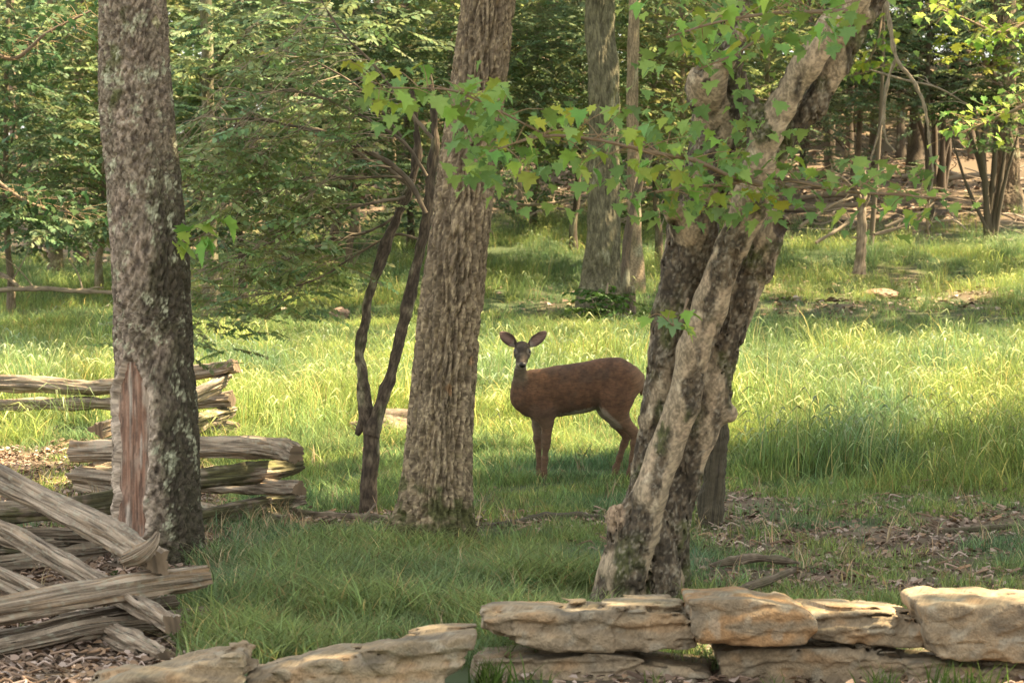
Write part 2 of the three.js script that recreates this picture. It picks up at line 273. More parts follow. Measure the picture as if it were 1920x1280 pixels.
// left trunk with the torn bark
{
  const d = 13.3, base = onGround(296, d), R = rngOf(101);
  const T = thing('scarred_tree', 'thick lichen spotted tree with a long reddish bark wound, beside the rail fence', 'tree', base);
  const prof = [[296, 1110, 108], [297, 1060, 94], [297, 1000, 86], [296, 900, 82], [294, 790, 80], [289, 640, 77], [285, 560, 74], [275, 420, 73], [263, 300, 71], [255, 200, 72], [250, 100, 68], [248, 0, 65], [246, -160, 62]];
  const pts = prof.map(([px, py, r]) => [at(px, py, d + 0.2), r / F * d]);
  pts.unshift([pts[0][0].clone().add(V(0, -0.25, 0)), 0.4]);
  pts.push([at(243, -900, d + 0.2), 0.165], [at(235, -1700, d + 0.4), 0.11]);
  const axisAt = (y) => { for (let k = 0; k < pts.length - 1; k++) if (y <= pts[k + 1][0].y) { const t = clamp((y - pts[k][0].y) / (pts[k + 1][0].y - pts[k][0].y)); return [lerp(pts[k][0].x, pts[k + 1][0].x, t), lerp(pts[k][1], pts[k + 1][1], t)]; } return [pts.at(-1)[0].x, 0.1]; };
  const yTop = at(250, 672, d).y, yBot = at(255, 1014, d).y;
  const wound = (p) => {                                       // > 0 inside the wound
    if (p.z < pts[0][0].z) return -1;
    const [ax] = axisAt(p.y), u = (p.y - yBot) / (yTop - yBot), c = lerp(-0.128, -0.108, u) + n3(p.y * 3, 1, 2) * 0.016, w = (lerp(0.112, 0.086, u) + n3(p.y * 6, 4, 1) * 0.034 + n3(p.y * 26, p.z * 8, 6) * 0.014) * Math.min(1, sm(0, 0.05, u) + 0.3) * Math.pow(sm(1.0, 0.86, u), 0.35);
    return u < 0 || u > 1 ? -1 : 1 - Math.abs(p.x - ax - c) / Math.max(w, 0.004);
  };
  const mossy = (p) => { const [ax, r] = axisAt(p.y); return sm(0.0, 0.75, (p.x - ax) / r + fbm(p.x * 6, p.y * 3, p.z * 6) * 1.2 + 0.12) * sm(3.0, 1.9, p.y + fbm(p.x * 3, 5, p.z * 3)); };  // mask towards the right side, low down: moss and a darker tone
  const disp = (p, a, l) => {
    const f = n3(p.x * 30, p.y * 13, p.z * 30), f2 = n3(p.x * 62, p.y * 34, p.z * 62), big = fbm(p.x * 3, p.y * 1.6, p.z * 3), w = wound(p);
    let e = big * 0.03 - 0.02 * (1 - sm(0.0, 0.25, Math.abs(f))) - 0.009 * (1 - sm(0, 0.25, Math.abs(f2))) + n3(p.x * 120, p.y * 90, p.z * 120) * 0.003;
    if (w > -0.9) e = w > 0.0 ? -0.05 * sm(0, 0.22, w) + 0.022 * (1 - sm(0, 0.2, w)) : e + 0.028 * sm(-0.45, -0.08, w);
    const [, r] = axisAt(p.y); e += 0.05 * sm(0.35, 0, l) * Math.cos(a * 5 + 1);
    return e;
  };
  const col = (p, a, l) => {
    const n = fbm(p.x * 7, p.y * 4, p.z * 7), f = n3(p.x * 34, p.y * 22, p.z * 34), g = n3(p.x * 75, p.y * 60, p.z * 75);
    let c = mix3(cBark.grey, cBark.pink, sm(-0.1, 0.35, n + f * 0.4)); c = mix3(c, [0.085, 0.065, 0.052], sm(0.0, 0.45, -f) * 0.9);
    const ms = mossy(p); c = mix3(c, cBark.moss, clamp(ms * sm(-0.25, 0.15, f + n) + sm(0.2, 0.38, fbm(p.x * 5 + 9, p.y * 5, p.z * 5)) * sm(2.6, 1.2, Math.abs(p.y - 2.3) * 2))* 0.9);
    c = mix3(c, [0.05, 0.042, 0.03], ms * 0.88);
    const li = fbm(p.x * 11 + 30, p.y * 8, p.z * 11, 3) + g * 0.32; c = mix3(c, cBark.lichen, sm(0.18, 0.3, li) * 0.8);
    c = mix3(c, [0.46, 0.45, 0.26], sm(0.3, 0.36, fbm(p.x * 6 + 60, p.y * 6, p.z * 6, 3)) * sm(2.6, 3.2, p.y) * 0.8);
    const w = wound(p); if (w > -0.6) c = mix3(c, [0.4, 0.33, 0.27], sm(-0.6, 0.0, w + f * 0.35) * 0.9);
    return c;
  };
  part('trunk', limb(pts, { rad: 190, seg: 420, disp, col, uv: true }), SCALY, T).userData.label = 'grey scaly trunk with lichen and moss';
  // the bare wood in the wound
  {
    const mb = new MB(), NY = 150, NX = 26; const id = [];
    for (let j = 0; j <= NY; j++) for (let i = 0; i <= NX; i++) {
      const u = j / NY, y = lerp(yBot + 0.01, yTop - 0.02, u), [ax, r] = axisAt(y), c = lerp(-0.128, -0.108, u), s = i / NX * 2 - 1;
      const x = ax + c + s * 0.122 * Math.pow(sm(1.03, 0.86, u), 0.35), q = V(x, y, pts[0][0].z + Math.sqrt(Math.max(0.0004, r * r - (x - ax) ** 2)));
      const g = n3(x * 70, y * 5, 3), g2 = n3(x * 160, y * 14, 9), e = 0.032 - g * 0.006 - g2 * 0.003;
      let k = mix3([0.2, 0.11, 0.075], [0.27, 0.175, 0.13], sm(-0.3, 0.4, g)); k = mix3(k, [0.13, 0.08, 0.06], sm(0.12, 0.4, -g2 + g * 0.3)); k = mix3(k, [0.42, 0.36, 0.31], sm(0.2, 0.4, n3(x * 40, y * 3, 20))); k = mix3(k, [0.37, 0.31, 0.25], 0.85 * sm(0.5, 0.85, Math.abs(s) + n3(y * 9, s * 2, 31) * 0.45)); k = mix3(k, [0.24, 0.2, 0.165], 0.6 * sm(0.1, 0.35, fbm(x * 14, y * 5, 5)));
      id.push(mb.v(q.x, q.y, q.z - e, k)); (mb.u = mb.u || []).push(q.x * 2, q.y * 2);
    }
    for (let j = 0; j < NY; j++) for (let i = 0; i < NX; i++) { const a = j * (NX + 1) + i; mb.t(a, a + 1, a + NX + 2); mb.t(a, a + NX + 2, a + NX + 1); }
    part('bare_wood', mb.geo(), WOOD, T).userData.label = 'reddish bare wood inside the bark wound';
  }
  // leafy shoot on its right side
  const sh = new MB(), o = at(335, 455, d - 0.05); limb([[o, 0.008], [at(370, 445, d - 0.15), 0.006], [at(400, 425, d - 0.2), 0.003]], { rad: 5, seg: 6, col: [0.16, 0.12, 0.08], mb: sh });
  const shoot = part('shoot', sh.geo(), BARK, T); shoot.userData.label = 'thin leafy shoot growing from the trunk';
  T.userData.shoot = null; delete T.userData.shoot;
  scarShoot = [shoot, d];
  highCrown(T, R, at(240, -1500, d + 0.4), 0.16, V(-0.6, 9.2, -13.6), V(3.0, 1.8, 3.6), 22, 18);
}

// middle oak
let oakSprouts;
{
  const d = 13.75, base = onGround(812, d), R = rngOf(202);
  const T = thing('furrowed_oak', 'straight furrowed grey brown trunk standing left of the deer, in the middle of the photo', 'tree', base);
  const prof = [[806, 1075, 138], [808, 1040, 112], [810, 1005, 92], [815, 950, 76], [819, 880, 67], [824, 800, 65], [829, 730, 63], [838, 640, 61], [846, 560, 60], [858, 460, 58], [868, 370, 57], [880, 280, 56], [893, 190, 54.5], [905, 90, 53], [915, 0, 52.5], [932, -150, 51]];
  const pts = prof.map(([px, py, r]) => [at(px, py, d + 0.15), r / F * d]);
  pts.unshift([pts[0][0].clone().add(V(0, -0.22, 0)), 0.46]);
  pts.push([at(960, -900, d + 0.15), 0.14], [at(985, -1500, d), 0.09]);
  const disp = (p, a, l) => {
    const wx = n3(p.x * 9, p.y * 5, p.z * 9) * 0.35, f = n3(p.x * 32 + wx * 2, p.y * 3.4, p.z * 32 + wx * 2), f2 = n3(p.x * 58, p.y * 9, p.z * 58), lump = fbm(p.x * 3, p.y * 1.2, p.z * 3);
    const e = lump * 0.022 - 0.032 * (1 - sm(0.02, 0.3, Math.abs(f))) - 0.012 * (1 - sm(0, 0.3, Math.abs(f2))) + n3(p.x * 110, p.y * 60, p.z * 110) * 0.0035;
    return e + 0.055 * sm(0.5, 0.1, l) * Math.cos(a * 4 + 0.4);
  };
  const col = (p, a, l) => {
    const n = fbm(p.x * 5, p.y * 2.2, p.z * 5), f = n3(p.x * 40, p.y * 24, p.z * 40), g = n3(p.x * 80, p.y * 34, p.z * 80);
    let c = mix3([0.155, 0.122, 0.084], [0.225, 0.177, 0.12], sm(-0.2, 0.3, n + f * 0.3));
    c = mix3(c, [0.115, 0.086, 0.06], sm(0.05, 0.42, -f + n * 0.3) * 0.8);
    c = mix3(c, [0.34, 0.275, 0.18], sm(0.12, 0.3, g + n * 0.25 + 0.05 - sm(0.5, 2.2, p.y) * 0.16) * 0.85);
    c = mix3(c, [0.34, 0.2, 0.1], sm(0.36, 0.46, fbm(p.x * 7 + 4, p.y * 4, p.z * 7)) * 0.7);
    c = mix3(c, cBark.moss, sm(0.02, 0.25, fbm(p.x * 8 + 20, p.y * 8, p.z * 8) + sm(0.55, 0.1, p.y) * 0.33 - 0.1) * sm(0.75, 0.35, p.y) * 0.85);
    return c;
  };
  part('trunk', limb(pts, { rad: 200, seg: 440, disp, col, uv: true }), FURROW, T).userData.label = 'deeply furrowed bark with pale ridges';
  highCrown(T, R, at(985, -1500, d), 0.15, V(1.2, 9.6, -13.9), V(3.4, 2.0, 4.4), 26, 18);
}

// maple of several stems, one skin
let mapleTree, mapleD = 11.6;
{
  const d = mapleD, K = d / F, R = rngOf(303), base = onGround(1190, d + 0.1);
  const T = mapleTree = thing('leaning_maple', 'leaning maple of several pale and dark mottled stems in front of the deer rump', 'tree', base);
  const bones = [];
  const chain = (dz, list, kind) => { for (let k = 0; k < list.length - 1; k++) { const [a, b, r] = list[k], [a2, b2, r2] = list[k + 1]; bones.push([at(a, b, d + (list[k][3] ?? dz)), at(a2, b2, d + (list[k + 1][3] ?? dz)), r * K, r2 * K, kind]); } };
  chain(0, [[1142, 1170, 52, 0.0], [1168, 1075, 44, -0.02], [1200, 1000, 34, -0.04], [1218, 930, 31, -0.05], [1246, 850, 31], [1280, 760, 31], [1302, 660, 31], [1332, 570, 32], [1374, 460, 31], [1408, 380, 31], [1423, 310, 29], [1434, 250, 32], [1466, 200, 25], [1512, 125, 26], [1560, 55, 27], [1600, 0, 26], [1665, -90, 26], [1800, -300, 24], [1950, -700, 18]], 0);   // pale stem and its limb
  chain(0.16, [[1434, 320, 27], [1470, 255, 26, 0.1], [1525, 195, 25, 0.1], [1572, 120, 24, 0.1], [1618, 30, 24, 0.1], [1690, -90, 24, 0.1], [1780, -380, 20], [1840, -800, 14]], 1);                                                             // second limb behind
  chain(0.22, [[1165, 1180, 50, 0.1], [1185, 1060, 40, 0.13], [1198, 960, 32, 0.16], [1214, 880, 30], [1232, 780, 31], [1250, 680, 34], [1266, 590, 40], [1286, 500, 45], [1300, 420, 48], [1326, 330, 46], [1340, 250, 44], [1350, 190, 38], [1362, 120, 30], [1378, 40, 26], [1390, -60, 24], [1400, -500, 18]], 1);     // rough stem at the back left
  chain(0.2, [[1218, 1180, 44, 0.1], [1232, 1080, 40, 0.12], [1250, 990, 40, 0.14], [1278, 900, 34], [1308, 810, 36], [1332, 730, 38], [1350, 650, 36], [1385, 560, 36], [1412, 500, 38], [1432, 455, 34], [1452, 425, 22]], 1);                  // broken stem at the right
  chain(0.06, [[1150, 1160, 38, 0.05], [1165, 1050, 30, 0.02], [1164, 990, 24, 0.0], [1158, 966, 20, -0.02]], 1);                                                                                                         // cut stub low on the left
  chain(0.14, [[1290, 440, 26], [1264, 400, 16, 0.08], [1254, 382, 13, 0.03]], 2);                                                                                                                                                               // knot stub
  chain(0.1, [[1332, 215, 34, 0.16], [1325, 165, 34, 0.08], [1318, 150, 24, 0.03], [1310, 190, 24, 0.1]], 2);                                                                                                                                                        // knob with a hole
  chain(0.1, [[1340, 150, 20], [1362, 112, 15, 0.04], [1380, 92, 12, 0.02]], 2);
  chain(-0.02, [[1434, 250, 28], [1422, 222, 20], [1410, 200, 11], [1396, 150, 7], [1388, 112, 5]], 1);
  chain(0.2, [[1345, 770, 30], [1368, 775, 16]], 1);
  chain(0.2, [[1452, 425, 20], [1468, 420, 13, 0.17]], 1);
  chain(0.24, [[1255, 1150, 34], [1268, 1090, 22], [1276, 1010, 16], [1284, 940, 14], [1300, 860, 15]], 0);
  chain(0.02, [[1232, 970, 22, 0.03], [1246, 1080, 26, 0.02], [1240, 1170, 32, 0.02]], 1);
  const holes = [[at(1327, 152, d - 0.08), 0.024], [at(1253, 381, d + 0.0), 0.024], [at(1472, 427, d + 0.1), 0.05]];
  const wob = (x, y, z) => fbm(x * 5, y * 3, z * 5, 2) * 0.022;
  let last = 0;
  const f = (x, y, z) => {
    let s = 9; for (const b of bones) { const lo = Math.min(b[0].y, b[1].y) - 0.3, hi = Math.max(b[0].y, b[1].y) + 0.3; if (y < lo || y > hi) continue; const e = capsule(x, y, z, b[0], b[1], b[2], b[3]); s = smin(s, e, 0.035); }
    if (Math.abs(s) < 0.09) {
      const dark = darkness(x, y, z), fr = Math.abs(n3(x * 26, y * 9, z * 26)), fn = n3(x * 55, y * 32, z * 55);
      s += wob(x, y, z) + dark * (0.022 * (1 - sm(0.02, 0.25, fr)) + fn * 0.006 - 0.004) + n3(x * 17, y * 10, z * 17) * 0.004;
      for (const [h, r] of holes) s = Math.max(s, r - Math.hypot(x - h.x, y - h.y, (z - h.z) * 0.5) + n3(x * 40, y * 40, z * 40) * 0.012);
    }
    return s;
  };
  function darkness(x, y, z) {                                 // 1 on rough dark bark, 0 on smooth pale bark
    let b0 = 9, kind = 0; for (const b of bones) { const e = capsule(x, y, z, b[0], b[1], b[2], b[3]); if (e < b0) { b0 = e; kind = b[4]; } }
    const n = fbm(x * 6.5, y * 2.8, z * 6.5, 3), low = sm(0.75, 0.15, y) * 0.22;
    return sm(-0.03, 0.08, n * 1.3 + (kind === 1 ? 0.2 : -0.09) + low);
  }
  const colour = (x, y, z) => {
    const dk = darkness(x, y, z), f2 = n3(x * 36, y * 26, z * 36), n = fbm(x * 9 + 5, y * 6, z * 9);
    let pale = mix3([0.285, 0.23, 0.16], [0.35, 0.27, 0.19], sm(-0.25, 0.3, n)); pale = mix3(pale, [0.2, 0.16, 0.11], sm(0.05, 0.4, f2));
    pale = mix3(pale, [0.46, 0.39, 0.29], 0.7 * sm(0.36, 0.5, n3(x * 15 + 8, y * 9, z * 15)));
    let dark = mix3([0.05, 0.039, 0.028], [0.115, 0.088, 0.06], sm(-0.25, 0.35, f2 + n)); dark = mix3(dark, cBark.moss, sm(0.02, 0.3, fbm(x * 6 + 40, y * 4, z * 6)) * 0.8);
    dark = mix3(dark, [0.27, 0.24, 0.19], 0.6 * sm(0.2, 0.34, n3(x * 75, y * 50, z * 75) + n * 0.6));
    let c = mix3(pale, dark, dk);
    const hole = Math.min(...holes.map(([h, r]) => Math.hypot(x - h.x, y - h.y, (z - h.z) * 0.5) - r)); if (hole < 0.006) c = [0.06, 0.045, 0.035];
    const st = Math.hypot(x - at(1150, 960, d).x, (y - at(1150, 960, d).y) * 0.62); if (st < 0.06) c = mix3(c, [0.36, 0.26, 0.18], 0.8 * sm(0.06, 0.04, st + f2 * 0.015));
    return c;
  };
  const lo = at(1085, 1170, d), hi = at(1720, -70, d); lo.y = Math.min(lo.y, base.y - 0.12); lo.z = -d - 0.5; hi.z = -d + 0.28;
  part('trunk', meshField(f, V(lo.x, lo.y, lo.z), V(hi.x, hi.y, hi.z), 0.0125, colour), SKIN, T).userData.label = 'smooth pale stems joined with dark mossy ones';
  const up = new MB();                                         // the limbs go on above the picture
  for (const [a, r] of [[[[1560, 55], [1600, 0], [1665, -90], [1800, -300], [1950, -700]], [27, 26, 26, 24, 16]], [[[1390, -40], [1398, -200], [1400, -700]], [24, 22, 14]]]) limb(a.slice(a.length > 3 ? 2 : 0).map(([px, py], k) => [at(px, py, d + (a.length > 3 ? 0 : 0.22)), r[k + (a.length > 3 ? 2 : 0)] * K]), { rad: 16, seg: 30, col: [0.3, 0.25, 0.19], mb: up });
  limb([[at(1660, -40, d + 0.1), 24 * K], [at(1780, -380, d + 0.2), 20 * K], [at(1840, -800, d + 0.2), 14 * K]], { rad: 16, seg: 30, col: [0.25, 0.2, 0.15], mb: up });
  part('limb', up.geo(), BARK, T).userData.label = 'upper limbs rising into the crown';
  highCrown(T, R, at(1850, -800, d), 0.12, V(3.6, 8.0, -11.8), V(3.4, 1.7, 3.0), 24, 16);
}

// forked dark sapling left of the oak
let saplingD = 16;
{
  const d = saplingD, K = d / F, base = onGround(690, d), R = rngOf(404);
  const T = thing('forked_sapling', 'slender dark forked tree with drooping bare branches just left of the middle oak', 'tree', base);
  const col = (p) => { const n = n3(p.x * 30, p.y * 16, p.z * 30), m = fbm(p.x * 9, p.y * 4, p.z * 9); let c = mix3([0.055, 0.042, 0.032], [0.11, 0.086, 0.062], sm(-0.3, 0.4, n)); c = mix3(c, cBark.moss, sm(0.1, 0.35, m) * 0.6); return mix3(c, [0.3, 0.27, 0.19], sm(0.1, 0.3, m + n * 0.2 - 0.05) * 0.6); };
  const disp = (p) => fbm(p.x * 9, p.y * 5, p.z * 9) * 0.03 + n3(p.x * 40, p.y * 16, p.z * 40) * 0.007;
  const mk = (dz, list) => list.map(([px, py, r]) => [at(px, py, d + dz), r * 0.88 * K]);
  const mb = new MB();
  limb(mk(0, [[690, 1000, 24], [689, 960, 19], [692, 900, 17], [696, 830, 17], [690, 780, 18], [684, 745, 15], [681, 710, 11], [673, 660, 9.5], [683, 610, 10], [690, 560, 10], [709, 500, 11], [726, 450, 11], [748, 400, 11], [768, 350, 9], [782, 290, 7], [780, 220, 6], [772, 170, 4]]), { rad: 26, seg: 150, disp, col, mb, uv: true });
  limb(mk(-0.05, [[695, 815, 15], [712, 765, 14], [732, 705, 12], [745, 650, 12], [758, 600, 13], [771, 545, 13], [784, 490, 12], [796, 430, 11], [805, 360, 10], [813, 280, 9], [812, 200, 8], [806, 140, 5]]), { rad: 26, seg: 130, disp, col, mb, uv: true });
  limb(mk(0, [[686, 780, 12], [674, 805, 10], [668, 815, 6]]), { rad: 10, seg: 8, disp, col, mb, uv: true });
  part('trunk', mb.geo(), SCALY, T).userData.label = 'two thin dark stems rising from one foot';
  // arching side branches that droop to the left
  const arcs = [
    [-0.3, [[798, 400, 8], [770, 345, 8], [735, 310, 8], [690, 285, 7.5], [640, 262, 6.5], [590, 245, 5], [530, 232, 4], [470, 222, 3], [420, 225, 2]]],
    [-0.1, [[770, 350, 7], [730, 318, 6], [690, 300, 6], [640, 262, 5], [585, 242, 5], [520, 255, 4], [470, 262, 3], [400, 290, 2]]],
    [-0.5, [[800, 330, 6], [760, 270, 5], [700, 230, 5], [620, 190, 4], [540, 170, 3], [450, 180, 2]]],
    [0.2, [[745, 405, 6], [700, 430, 5], [650, 445, 4], [580, 470, 3], [500, 500, 2.5], [420, 520, 1.8]]],
    [-0.4, [[760, 370, 6], [700, 380, 5], [620, 400, 4], [540, 440, 3], [450, 480, 2.4], [390, 510, 1.6]]],
    [0.1, [[790, 450, 5], [740, 440, 4], [680, 470, 3.4], [600, 520, 2.6], [520, 545, 2], [440, 560, 1.4]]],
    [-0.6, [[810, 260, 6], [760, 200, 5], [700, 120, 4], [640, 60, 3], [590, -20, 2]]],
    [0.4, [[780, 300, 5], [740, 240, 4], [680, 170, 3.4], [600, 120, 2.6], [520, 90, 2]]],
    [-0.2, [[775, 340, 5], [725, 330, 4.5], [660, 335, 4], [590, 330, 3], [500, 360, 2.2], [420, 400, 1.5]]],
  ];
  const spr = [], twc = [0.27, 0.215, 0.155];
  for (const [dz, list] of arcs) {
    const b = new MB(), pts = mk(dz, list.map(([x, y, r]) => [x, y, r * 0.72])).map(([p, r]) => [p, r]); limb(pts, { rad: 7, seg: 40, col: (p) => mix3([0.09, 0.07, 0.052], [0.18, 0.145, 0.105], sm(-0.3, 0.3, n3(p.x * 12, p.y * 12, p.z * 12))), disp: (p) => n3(p.x * 20, p.y * 20, p.z * 20) * 0.008, mb: b });
    const cu = new THREE.CatmullRomCurve3(pts.map((q) => q[0]));
    const n = 17; for (let k = 0; k < n; k++) {                // drooping twigs
      const t = 0.22 + 0.78 * (k + R()) / n, o = cu.getPoint(t), L = (0.22 + R() * 0.55), a = Math.PI + (R() - 0.5) * 1.8, dir = V(Math.cos(a), -0.15 - R() * 0.55, Math.sin(a));
      const m = o.clone().addScaledVector(dir, L * 0.5).add(V(0, 0.05 + R() * 0.05, 0)), e = o.clone().addScaledVector(dir, L).add(V(0, -0.12 * R(), 0));
      limb([[o, 0.0045], [m, 0.0035], [e, 0.0016]], { rad: 3, seg: 7, col: twc, mb: b, cap: false });
      for (let q = 0; q < 3; q++) { const p = m.clone().lerp(e, R()), f = V((R() - 0.6), -R() * 0.8, R() - 0.5).multiplyScalar(0.22); limb([[p, 0.0026], [p.clone().addScaledVector(f, 0.6).add(V(0, 0.02, 0)), 0.002], [p.clone().add(f), 0.001]], { rad: 3, seg: 4, col: twc, mb: b, cap: false }); if (R() < 0.75) spr.push([p.clone().add(f), 0.14, 2]); }
    }
    part('branch', b.geo(), BARK, T);
  }
  instances('foliage', SPRAY[0], LEAF, clumpSprays(R, spr, 0.42, [0.24, 0.34, 0.15]), T);
}

// ---------- split rail fence in a zigzag ----------
const DEADWOOD = [[0.23, 0.182, 0.136], [0.12, 0.094, 0.07], [0.32, 0.258, 0.2]];
function railGeo(pts, seed, { moss = 0, warm = 0, flat = 0.75, sides = 0, twist = 0.15, dark = 0 } = {}) {
  const R = rngOf(seed), nS = sides || 3 + Math.floor(R() * 2), ph = R() * 6, amp = []; for (let k = 0; k < nS; k++) amp.push(ph + k / nS * Math.PI * 2 + (R() - 0.5) * 0.7);
  const off = R() * 50;
  const sect = (a) => { let m = 9; for (const q of amp) { const c = Math.cos(a - q); if (c > 0.05) m = Math.min(m, 0.66 / c); } return Math.min(m, 1.15) * (1 - 0.12 * (1 - flat)); };   // split faces
  const disp = (p, a, l) => n3(a * 5.5 + off, l * 1.6, 3) * 0.01 + n3(a * 14 + off, l * 3, 7) * 0.007 + fbm(l * 2 + off, 5, a) * 0.03 - 0.016 * (1 - sm(0, 0.16, Math.abs(n3(a * 3.1 + off, l * 0.8, 11))));
  const col = (p, a, l) => {
    const g = n3(a * 15 + off, l * 2.2, 2), g2 = n3(a * 6 + off, l * 1.1, 8), s = fbm(p.x * 5, p.y * 5, p.z * 5);
    let c = mix3(DEADWOOD[0], DEADWOOD[2], sm(-0.1, 0.4, g + s * 0.4)); c = mix3(c, DEADWOOD[1], sm(0.05, 0.4, -g + g2 * 0.4)); c = mix3(c, [0.21, 0.135, 0.07], sm(0.1, 0.4, g2 + s * 0.3) * (0.25 + warm)); c = mix3(c, [0.05, 0.04, 0.031], dark * sm(-0.3, 0.3, g2 - g * 0.3));
    c = mix3(c, [0.27, 0.265, 0.21], sm(0.24, 0.36, n3(p.x * 34, p.y * 34, p.z * 34)) * 0.5);
    if (moss) { const m = sm(0.15, -0.15, s * 1.2 + n3(p.x * 22, p.y * 22, p.z * 22) * 0.3 - moss * 0.3 + 0.15); c = mix3(c, mix3([0.065, 0.064, 0.024], [0.125, 0.135, 0.04], sm(0, 0.4, g + s)), m * 0.8); }
    return c;
  };
  return limb(pts, { rad: 40, seg: 150, sect, disp, col, uv: true, cap: mix3([0.15, 0.11, 0.075], [0.08, 0.058, 0.042], dark), twist });
}
{
  const T = thing('split_rail_fence', 'weathered zigzag fence of stacked split rails on the left', 'fence', onGround(300, 14));
  const rails = [
    // nearest panel, running out of the frame at the left
    ['upper', [[-330, 1190, 9.85, 33], [-120, 1168, 10.05, 33], [0, 1147, 10.2, 34], [150, 1119, 10.45, 35], [280, 1097, 10.7, 33], [388, 1080, 10.9, 29]], 2, { warm: 0.45, sides: 5 }, 'thick tan rail on top of the nearest corner'],
    ['lower', [[-330, 1262, 9.75, 22], [-60, 1230, 10.05, 22], [60, 1205, 10.25, 22], [180, 1178, 10.45, 22], [300, 1164, 10.7, 20], [393, 1156, 10.9, 18]], 3, { warm: 0.3, dark: 0.5 }],
    ['lowest', [[-330, 1226, 10.05, 20], [0, 1192, 10.4, 18], [150, 1160, 10.6, 16], [330, 1128, 10.95, 15]], 33, { warm: 0.2, dark: 0.9 }],
    // second panel, coming towards the camera
    ['upper', [[-90, 850, 12.7, 28], [20, 908, 12.2, 31], [110, 955, 11.75, 34], [200, 1000, 11.3, 36], [262, 1036, 10.9, 34], [298, 1054, 10.68, 32]], 5, { sides: 4, warm: 0.15 }, 'broad grey rail slanting down to the nearest corner'],
    ['knot', [[236, 1050, 10.7, 20], [264, 1038, 10.62, 25], [284, 1020, 10.62, 15], [296, 998, 10.66, 4]], 51, { warm: 0.4, sides: 6, twist: 0 }, 'torn hooked end of the broad grey rail'],
    ['middle', [[-90, 968, 12.6, 24], [20, 1003, 12.1, 26], [110, 1053, 11.5, 28], [200, 1102, 10.95, 29], [270, 1142, 10.45, 28], [322, 1172, 10.15, 26]], 6, { sides: 4, warm: 0.1 }, 'pale rail with a cut end poking out below the tan rail'],
    ['low', [[-90, 1040, 12.5, 20], [60, 1108, 11.6, 24], [180, 1175, 10.65, 28], [250, 1208, 10.25, 30], [312, 1234, 9.95, 26]], 7, { sides: 4 }, 'lowest pale rail lying on the leaf litter'],
    // third panel, back to the right behind the scarred tree
    ['a', [[-90, 962, 12.75, 25], [30, 964, 13.1, 24], [200, 945, 14.2, 24], [330, 905, 14.8, 24], [450, 890, 15.3, 25], [520, 880, 15.5, 22], [566, 872, 15.65, 12]], 8, { moss: 1, dark: 0.6, sides: 5 }, 'moss covered rail behind the scarred tree'],
    ['b', [[-90, 1030, 12.75, 23], [60, 1026, 13.2, 22], [250, 1000, 14.4, 21], [440, 958, 15.2, 20], [520, 942, 15.5, 18], [568, 934, 15.7, 13]], 9, { moss: 0.5, dark: 0.9 }],
    ['c', [[-90, 1075, 13.4, 18], [150, 1045, 14.0, 18], [350, 1010, 14.8, 17], [525, 985, 15.5, 15]], 10, { dark: 0.5 }],
    ['d', [[-60, 1000, 13.0, 17], [130, 1006, 13.5, 19], [230, 1002, 13.9, 16]], 71, { dark: 1 }],
    ['n', [[-90, 1070, 12.6, 19], [60, 1052, 13.0, 20], [200, 1036, 13.6, 19], [260, 1030, 13.8, 14]], 72, { dark: 0.3 }],
    // fourth panel, away from the right hand corner
    ['e', [[138, 850, 17.2, 24], [250, 846, 16.6, 25], [376, 840, 16.0, 26], [470, 838, 15.5, 27], [530, 842, 15.25, 28], [556, 852, 15.15, 24]], 11, { warm: 0.5, sides: 5 }, 'thick tan rail topping the stack right of the scarred tree'],
    ['f', [[142, 892, 17.2, 20], [300, 900, 16.4, 19], [450, 912, 15.6, 18], [562, 917, 15.1, 17]], 12, { warm: 0.2, sides: 3 }],
    ['g', [[148, 905, 17.2, 18], [330, 945, 16.2, 17], [450, 965, 15.6, 17], [540, 975, 15.2, 14]], 13, { warm: 0.1 }],
    // fifth panel, seen nearly end on
    ['h', [[182, 806, 17.2, 16], [300, 770, 18.5, 15], [400, 722, 19.6, 15], [424, 708, 19.9, 13]], 14, { warm: 0.4, sides: 3 }, 'pale rail end rising behind the scarred tree'],
    ['i', [[176, 842, 17.3, 16], [310, 812, 18.6, 15], [400, 782, 19.6, 15], [438, 766, 20.0, 10]], 15, { moss: 0.4 }],
    ['j', [[170, 880, 17.3, 16], [310, 855, 18.6, 15], [420, 822, 19.8, 14]], 16, {}],
    // far panel, out of the frame at the left
    ['k', [[-300, 702, 21.6, 13], [-60, 718, 21.0, 14], [60, 721, 20.7, 15], [150, 727, 20.5, 15], [220, 724, 20.3, 14], [320, 706, 20.0, 14], [400, 693, 19.8, 14], [442, 685, 19.7, 14]], 17, { sides: 4 }, 'uppermost silvery rail of the far panel'],
    ['l', [[-300, 768, 21.6, 13], [0, 760, 20.9, 14], [110, 757, 20.6, 14], [220, 758, 20.3, 13], [340, 752, 20.0, 16], [435, 748, 19.8, 17]], 18, { sides: 4, dark: 0.15 }],
    ['m', [[-300, 814, 21.6, 12], [0, 812, 20.9, 11], [100, 808, 20.6, 11], [220, 808, 20.3, 11], [340, 800, 20.0, 13], [446, 800, 19.8, 13]], 19, { dark: 0.3 }],
  ];
  for (const [, list, seed, o, label] of rails) {
    const m = part('rail', railGeo(list.map(([px, py, d, r]) => [at(px, py, d), r * (d < 11.8 ? 0.98 : 1.1) / F * d]), seed * 7 + 1, o), WOOD, T);
    if (label) m.userData.label = label;
  }
}

